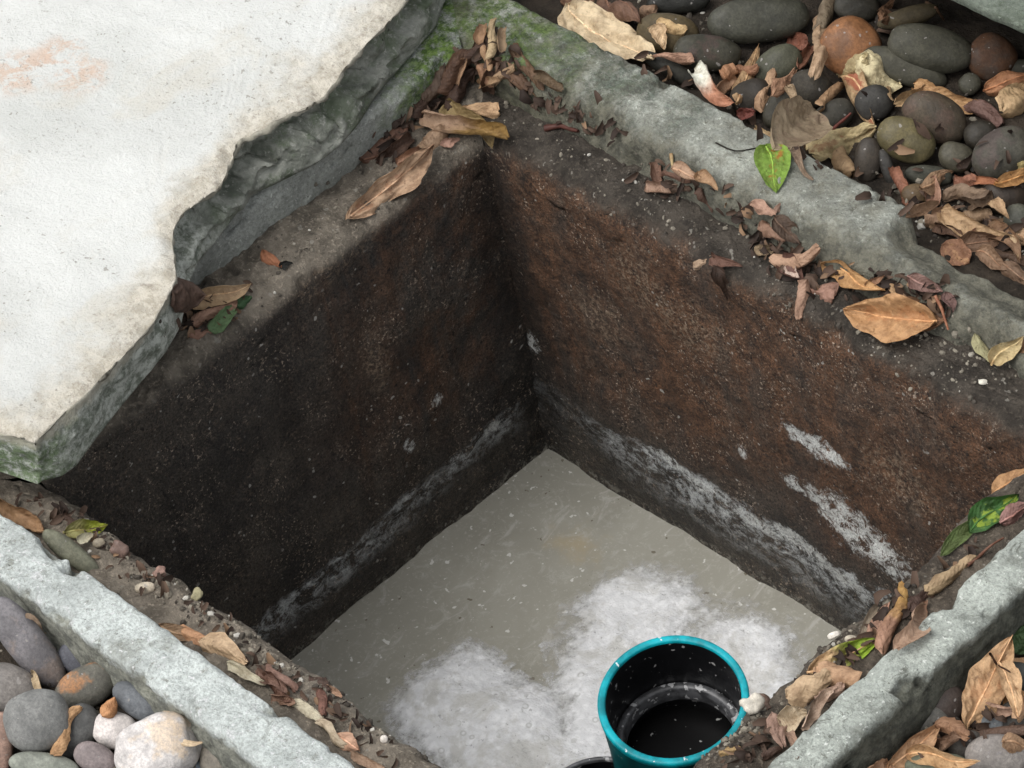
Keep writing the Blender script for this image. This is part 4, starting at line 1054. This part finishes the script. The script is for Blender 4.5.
l('l', 279, 266, 293, 263, 8, (34, 34, 32), 'small black scrap beside the lone orange leaf', 'wedge', curl=.6)
l('l', 172, 294, 206, 296, 30, (92, 66, 56), 'dark brown rounded leaf in the bundle beside the slab corner', 'round', curl=.8, off=.003, rib=False)
l('l', 208, 328, 236, 310, 14, (98, 128, 84), 'green leaf scrap in the bundle beside the slab corner', 'strip', curl=.8, off=.005, name='green_leaf')
l('l', 236, 306, 252, 297, 13, (56, 90, 54), 'dark green leaf scrap at the right of the bundle', 'wedge', curl=.7, off=.005, name='green_leaf')
l('l', 194, 324, 238, 300, 11, (164, 118, 98), 'pink brown folded leaf in the middle of the bundle', 'strip', curl=1.2, off=.008)
l('l', 190, 308, 252, 284, 17, (196, 158, 122), 'pale tan folded leaf on top of the bundle', curl=1.1, off=.010)
l('l', 188, 334, 216, 332, 10, (160, 112, 94), 'pink scrap at the bottom of the bundle beside the slab corner', 'wedge', curl=.8, off=.004)
# --- front left ledge
l('f', -4, 500, 45, 531, 17, (188, 138, 98), 'orange tan leaf in the groove at the left edge', 'strip', curl=1.0, off=.008)
l('f', 36, 498, 76, 526, 14, (78, 54, 44), 'dark brown leaf above the long grey green stone', 'strip', curl=.9, off=.004)
l('f', 64, 532, 109, 524, 17, (146, 138, 78), 'olive yellow leaf beside the long grey green stone', curl=.8, off=.008, tip=(150, 158, 52))
l('f', 78, 540, 94, 534, 8, (206, 196, 172), 'pale scrap on the olive yellow leaf', 'strip', curl=1., off=.008)
l('f', 160, 624, 208, 642, 13, (170, 132, 102), 'grey tan leaf lying along the inner edge of the front left kerb', curl=.6, off=.004)
l('f', 176, 628, 212, 648, 13, (214, 150, 108), 'orange leaf part beside the front left kerb', 'strip', curl=.7, off=.006)
l('f', 200, 640, 247, 663, 22, (212, 172, 136), 'pale peach leaf beside the front left kerb', 'wedge', curl=.5, off=.006)
l('f', 228, 662, 266, 684, 10, (206, 192, 168), 'cream leaf strip beside the front left kerb', 'strip', curl=.6, off=.005)
for (a, b, c, d, cc) in [(258, 668, 288, 692, (134, 96, 84)), (266, 664, 296, 690, (152, 110, 98)), (262, 676, 292, 700, (120, 80, 66)), (272, 694, 296, 702, (170, 126, 106))]:
    l('f', a, b, c, d, 9, cc, 'mauve brown leaf sliver in the bundle on the front left ledge', 'strip', curl=1.1, group='leaf slivers in the front left bundle', off=.007)
l('f', 320, 688, 324, 714, 9, (132, 84, 72), 'dark red sliver standing on the front left ledge', 'strip', curl=1.1, off=.006)
l('f', 310, 676, 330, 690, 16, (84, 60, 52), 'dark brown scrap at the rim of the front left ledge', 'wedge', curl=.9)
l('f', 326, 684, 342, 697, 10, (190, 142, 116), 'pale orange crumb at the rim of the front left ledge', 'wedge', curl=.9)
l('f', 316, 722, 350, 744, 9, (202, 176, 150), 'cream sliver beside the front left kerb near the bottom', 'strip', curl=.8, off=.005)
l('f', 332, 734, 360, 750, 15, (212, 156, 128), 'peach leaf with cream edge near the bottom edge of the front left ledge', curl=.8, off=.006)
l('f', 352, 750, 386, 772, 9, (188, 148, 124), 'pinkish sliver at the bottom edge beside the front left kerb', 'strip', curl=.9, off=.005)
l('f', 290, 702, 326, 722, 11, (206, 190, 166), 'flat cream leaf between the sliver bundle and the peach leaf', 'strip', curl=.4, off=.003)
# --- front right ledge
l('q', 862, 636, 876, 606, 8, (150, 130, 112), 'grey brown thin leaf left of the upright leaves on the front right ledge', 'strip', curl=1., off=.006)
l('q', 872, 642, 888, 602, 16, (176, 128, 108), 'pink brown leaf behind the upright leaves on the front right ledge', curl=.8, off=.006)
l('q', 882, 652, 898, 580, 13, (178, 126, 102), 'tall upright pink tan leaf on the front right ledge', 'strip', curl=1.2, off=.012, tip=(190, 150, 90))
l('q', 894, 650, 922, 606, 17, (188, 146, 122), 'pale pink leaf leaning on the front right kerb', 'strip', curl=.8, off=.010)
l('q', 906, 630, 926, 600, 12, (160, 112, 88), 'orange brown leaf behind the pale pink leaning leaf', curl=.9, off=.006)
l('q', 926, 592, 976, 556, 12, (176, 142, 106), 'tan stick like leaf along the front right kerb', 'strip', curl=1.4, off=.008)
twig('q', [(966, 564), (984, 550), (1003, 538)], 4, (120, 86, 70), 'thin brown twig beyond the tan stick like leaf', off=.006)
l('q', 910, 612, 930, 588, 18, (80, 54, 46), 'dark leaf in the shade of the tan stick like leaf', 'wedge', curl=.8, off=.003)
l('q', 940, 556, 982, 512, 13, (96, 116, 58), 'narrow mossy green leaf at the wall rim on the right', 'leaf', curl=.5, rag=.25, rib=False, off=.004, name='green_leaf')
l('q', 968, 532, 1016, 494, 24, (58, 106, 44), 'dark green leaf at the right edge with a yellow lower half', curl=.6, off=.008, patch=(150, 170, 60), pm=.8, name='green_leaf')
l('q', 990, 494, 1030, 466, 18, (188, 132, 84), 'orange leaf at the right edge above the dark green leaf', curl=.8, off=.010)
l('q', 998, 522, 1030, 504, 16, (160, 110, 106), 'mauve pink leaf at the right edge below the dark green leaf', curl=.7, off=.008)
l('q', 806, 672, 877, 638, 24, (204, 160, 116), 'tan leaf with a bright green tip on the front right ledge', curl=.6, off=.008, tip=(158, 190, 62), patch=(206, 166, 124), pm=.3)
l('q', 814, 664, 854, 682, 22, (198, 148, 112), 'folded orange tan leaf crossing the green tipped leaf', 'strip', curl=1.2, off=.014)
l('q', 786, 698, 832, 676, 22, (202, 164, 128), 'pale tan curled leaf below the folded orange tan leaf', 'strip', curl=.9, off=.010)
l('q', 776, 716, 806, 712, 24, (206, 178, 148), 'cream tan leaf with an arched end beside the front right kerb', 'wedge', curl=.9, off=.010)
l('q', 800, 726, 830, 688, 11, (196, 160, 140), 'pale pink upright sliver beside the front right kerb', 'strip', curl=.9, off=.014)
l('q', 816, 704, 842, 682, 12, (176, 136, 118), 'pinkish leaf between the pale sliver and the front right kerb', 'strip', curl=.8, off=.008)
l('q', 771, 712, 783, 745, 19, (166, 126, 112), 'mauve flat leaf at the lower end of the front right ledge', 'wedge', curl=.6, off=.008)
l('q', 788, 734, 796, 758, 8, (170, 128, 108), 'small tan sliver below the cream tan leaf', 'strip', curl=.9, off=.008)
l('q', 718, 752, 740, 748, 9, (176, 138, 88), 'small ochre scrap on the rim right of the teal pipe', 'strip', curl=.8)
l('q', 762, 758, 782, 748, 8, (92, 66, 56), 'dark brown sliver near the bottom of the front right ledge', 'strip', curl=.9)
l('q', 758, 694, 768, 708, 9, (120, 90, 78), 'brown curl beside the white crumb', 'strip', curl=1.3)
# --- outside the front right kerb
l('o', 1012, 652, 1030, 622, 22, (52, 80, 42), 'dark green leaf at the right edge outside the kerb', curl=.7, off=.012, name='green_leaf')
l('o', 962, 730, 984, 700, 16, (206, 170, 138), 'pale lower flap of the big tan leaf outside the kerb', 'wedge', curl=.7, off=.010)
l('o', 962, 726, 1008, 634, 36, (194, 146, 104), 'big tan folded leaf leaning up outside the front right kerb', curl=.5, fold=.35, off=.020, rag=.4, patch=(176, 122, 82), pm=.4)
l('o', 976, 704, 1012, 706, 12, (162, 122, 104), 'pinkish leaf lying between the two leaning tan leaves', 'strip', curl=1., off=.010)
l('o', 992, 658, 1014, 716, 18, (202, 156, 114), 'narrow tan leaf hanging right of the big folded one', curl=.8, off=.020)
l('o', 1004, 660, 1032, 666, 13, (196, 144, 104), 'orange tan leaf tube at the right edge outside the kerb', 'strip', curl=1.4, off=.012)
l('o', 1006, 690, 1034, 708, 22, (200, 152, 106), 'tan leaf at the right edge beside the narrow hanging leaf', curl=.8, off=.014)
twig('o', [(984, 650), (992, 662), (1004, 668)], 3, (70, 48, 36), 'thin dark stalk crossing the big tan folded leaf', off=.03)
l('o', 944, 738, 1030, 726, 14, (104, 76, 64), 'long dark brown leaf lying across the bed to the right edge', 'strip', curl=1.2, off=.010)
l('o', 884, 768, 938, 722, 20, (188, 138, 100), 'left half of the arched brown leaf at the foot of the kerb', curl=.9, off=.012)
l('o', 932, 722, 966, 734, 14, (150, 104, 76), 'right half of the arched brown leaf at the foot of the kerb', 'strip', curl=1.1, off=.016)
l('o', 904, 752, 977, 759, 17, (202, 154, 108), 'tan leaf tube lying at the bottom outside the kerb', curl=1.2, off=.014)
l('o', 862, 772, 888, 764, 16, (182, 134, 104), 'pinkish tan leaf end at the bottom edge under the kerb', 'strip', curl=1., off=.010)
l('o', 1000, 740, 1030, 748, 16, (172, 128, 96), 'tan leaf lying on the large mottled pebble at the right edge', curl=.9, off=.014)
l('o', 930, 742, 958, 736, 11, (140, 104, 84), 'dull brown curl beneath the arched brown leaf', 'strip', curl=1.4, off=.012)
l('o', 1014, 716, 1032, 690, 14, (184, 138, 104), 'tan leaf standing at the right edge among the leaning leaves', curl=1.0, off=.02)
# --- front left pebbles
l('p', 27, 613, 46, 634, 6, (196, 160, 136), 'thin pale leaf sliver between the long pebble and the kerb', 'strip', curl=.8, off=.006)
l('p', 32, 674, 50, 694, 7, (198, 168, 132), 'pale tan leaf sliver under the long pebble', 'strip', curl=.8, off=.003)
l('p', 103, 716, 116, 696, 14, (206, 136, 86), 'orange curled leaf left of the slate grey pebble', curl=1.2, off=.006)
l('p', 52, 754, 82, 706, 12, (206, 150, 102), 'orange leaf edge peeping out right of the round grey pebble', 'strip', curl=.9, bow=-4, off=.004)
l('p', 164, 711, 203, 741, 10, (216, 184, 150), 'pale arched leaf strip behind the large cracked pebble', 'strip', curl=1.1, bow=9, off=.012)

# ---------------------------------------------------------------- uncountable crumbs: grit on the ledges, leaf litter in the grooves
def grit():
    V, Fc, Sh = [], [], []
    base = []
    bm = bmesh.new(); bmesh.ops.create_icosphere(bm, subdivisions=1, radius=1); base = [v.co.copy() for v in bm.verts]; bf = [[v.index for v in f.verts] for f in bm.faces]; bm.free()
    def put(c, r):
        k = len(V); q = Euler((rnd.random() * 6, rnd.random() * 6, rnd.random() * 6)).to_matrix(); s = Vector((1, rnd.uniform(.6, 1), rnd.uniform(.5, .8)))
        h = rnd.random() ** 1.3
        for b in base:
            p = q @ Vector((b.x * s.x, b.y * s.y, b.z * s.z)); V.append(c + p * r * rnd.uniform(.8, 1.15)); Sh.append(h)
        for f in bf: Fc.append([k + i for i in f])
    def zone(n, pts, spread, rmin, rmax, zmax=9):
        for _ in range(n):
            i = rnd.randrange(len(pts) - 1); f = rnd.random()
            x = pts[i][0] + (pts[i + 1][0] - pts[i][0]) * f + rnd.gauss(0, spread); y = pts[i][1] + (pts[i + 1][1] - pts[i][1]) * f + rnd.gauss(0, spread)
            p = cast(x, y)
            if p.z < -.03 or p.z > zmax: continue
            put(p, rmin * (rmax / rmin) ** (rnd.random() ** 2))
    zone(520, [(90, 520), (150, 575), (240, 635), (330, 690), (450, 768)], 9, .0008, .0042)
    zone(260, [(900, 585), (850, 630), (780, 690), (700, 755)], 9, .0008, .004)
    zone(330, [(520, 120), (640, 190), (740, 250), (860, 330), (1000, 390)], 18, .0007, .0032)
    zone(120, [(900, 330), (1000, 370)], 14, .0008, .0042)
    zone(260, [(180, 330), (260, 280), (340, 210), (430, 150), (500, 110)], 14, .0007, .003)
    zone(90, [(700, 756), (760, 715)], 8, .0015, .005)
    zone(420, [(640, 40), (760, 80), (1000, 170)], 40, .0012, .005, BED + .009)
    zone(200, [(900, 200), (1015, 250)], 14, .0012, .005, BED + .009)
    zone(260, [(10, 640), (90, 720), (210, 760)], 22, .0012, .0045, BED + .009)
    zone(200, [(900, 750), (1015, 690)], 22, .0012, .0045, BED + .009)
    tag(mesh('grit', V, Fc, M_GRIT, attr={'shade': Sh}, smooth=False), 'fine grit and sand scattered over the ledges of the pit', 'grit', kind='stuff')
def litter():
    V, Fc, Sh = [], [], []
    def put(p, ln, wd):
        k = len(V); a = rnd.random() * 6.28; N = (CZ + Vector((rnd.gauss(0, .5), rnd.gauss(0, .5), rnd.gauss(0, .3)))).normalized()
        X = N.orthogonal().normalized(); Y = N.cross(X); A = X * math.cos(a) + Y * math.sin(a); Bv = N.cross(A); h = rnd.random(); c = rnd.uniform(.3, 1.2)
        for i in range(4):
            u = i / 3
            for j in (-1, 0, 1):
                ww = wd * (1 - abs(u - .45) * 1.3) * rnd.uniform(.7, 1.2)
                V.append(p + A * ln * (u - .5) + Bv * ww * j + N * (.002 + abs(j) * ww * c + .25 * ln * math.sin(3.1 * u) * c)); Sh.append(h)
        for i in range(3):
            for j in range(2): b = k + i * 3 + j; Fc.append((b, b + 1, b + 4, b + 3))
    def zone(n, pts, spread, lmin, lmax):
        for _ in range(n):
            i = rnd.randrange(len(pts) - 1); f = rnd.random()
            x = pts[i][0] + (pts[i + 1][0] - pts[i][0]) * f + rnd.gauss(0, spread); y = pts[i][1] + (pts[i + 1][1] - pts[i][1]) * f + rnd.gauss(0, spread)
            p = cast(x, y)
            if p.z < -.03: continue
            ln = rnd.uniform(lmin, lmax); put(p, ln, ln * rnd.uniform(.14, .35))
    zone(90, [(375, 155), (430, 110), (470, 60), (500, 40)], 7, .006, .02)
    zone(70, [(500, 60), (530, 90), (575, 115), (620, 140)], 8, .005, .016)
    zone(70, [(640, 170), (700, 195), (770, 235), (830, 280), (945, 310)], 10, .005, .016)
    zone(50, [(750, 225), (790, 262), (820, 280)], 8, .006, .018)
    zone(45, [(880, 280), (950, 305)], 8, .006, .018)
    zone(60, [(20, 495), (90, 530), (170, 590)], 8, .005, .014)
    zone(70, [(190, 600), (270, 672), (330, 705), (400, 755)], 7, .005, .013)
    zone(70, [(985, 535), (910, 600), (850, 655), (770, 735), (730, 765)], 7, .006, .018)
    zone(50, [(910, 200), (960, 215), (1010, 245)], 10, .008, .022)
    zone(25, [(560, 5), (680, 80), (780, 140), (900, 190)], 7, .006, .02)
    zone(60, [(180, 320), (240, 300)], 8, .005, .014)
    zone(30, [(905, 755), (1000, 725)], 9, .006, .014)
    zone(25, [(720, 60), (1000, 180)], 40, .006, .02)
    tag(mesh('leaf_litter', V, Fc, M_LIT, attr={'shade': Sh}), 'loose brown crumbs of broken leaves along the kerbs', 'leaf litter', kind='stuff')
grit(); litter()

# the pebble beds carry on past the edges of the photograph
def outer_bed():
    V, Fc = [], []
    bm = bmesh.new(); bmesh.ops.create_icosphere(bm, subdivisions=2, radius=1); base = [v.co.copy() for v in bm.verts]; bf = [[v.index for v in f.verts] for f in bm.faces]; bm.free()
    x0, x1 = -A4 - K4, W + A3 + K3; y0, y1 = -L - A2 - K2, A1 + K1; placed = []; tries = 0
    while len(placed) < 620 and tries < 30000:
        tries += 1
        x, y = rnd.uniform(x0 - .3, x1 + .42), rnd.uniform(y0 - .42, y1 + .42)
        a = rnd.uniform(.014, .03)
        if x0 - a < x < x1 + a and y0 - a < y < y1 + a: continue
        if x < 0 and y > y0 - .04: continue                       # under the cover slab
        q = MROT.transposed() @ (Vector((x, y, BED)) - CAM); px, py = 512 + F_PX * q.x / -q.z, 384 - F_PX * q.y / -q.z
        m_ = a / CAM.length * F_PX * 1.1 + 6
        if -m_ < px < 1024 + m_ and -m_ < py < 768 + m_: continue
        if any((x - u) ** 2 + (y - v) ** 2 < ((a + b) * .72) ** 2 for u, v, b in placed): continue
        placed.append((x, y, a)); k = len(V); g = rnd.random() * 6.3; b = a * rnd.uniform(.6, .9); c = a * rnd.uniform(.4, .6)
        X = Vector((math.cos(g), math.sin(g), rnd.uniform(-.2, .2))).normalized(); Y = Vector((0, 0, 1)).cross(X).normalized(); Z = X.cross(Y)
        o = Vector((x, y, BED + c * .75))
        for p in base:
            r = 1 + .08 * noise.noise(p + o * 30); V.append(o + (X * p.x * a + Y * p.y * b + Z * p.z * c) * r)
        for f in bf: Fc.append([k + i for i in f])
    o = mesh('pebble_bed', V, Fc, M_PEB); o.color = S(92, 90, 84)
    tag(o, 'mass of grey river pebbles carrying on round the pit beyond the photo', 'pebbles', kind='stuff')
outer_bed()
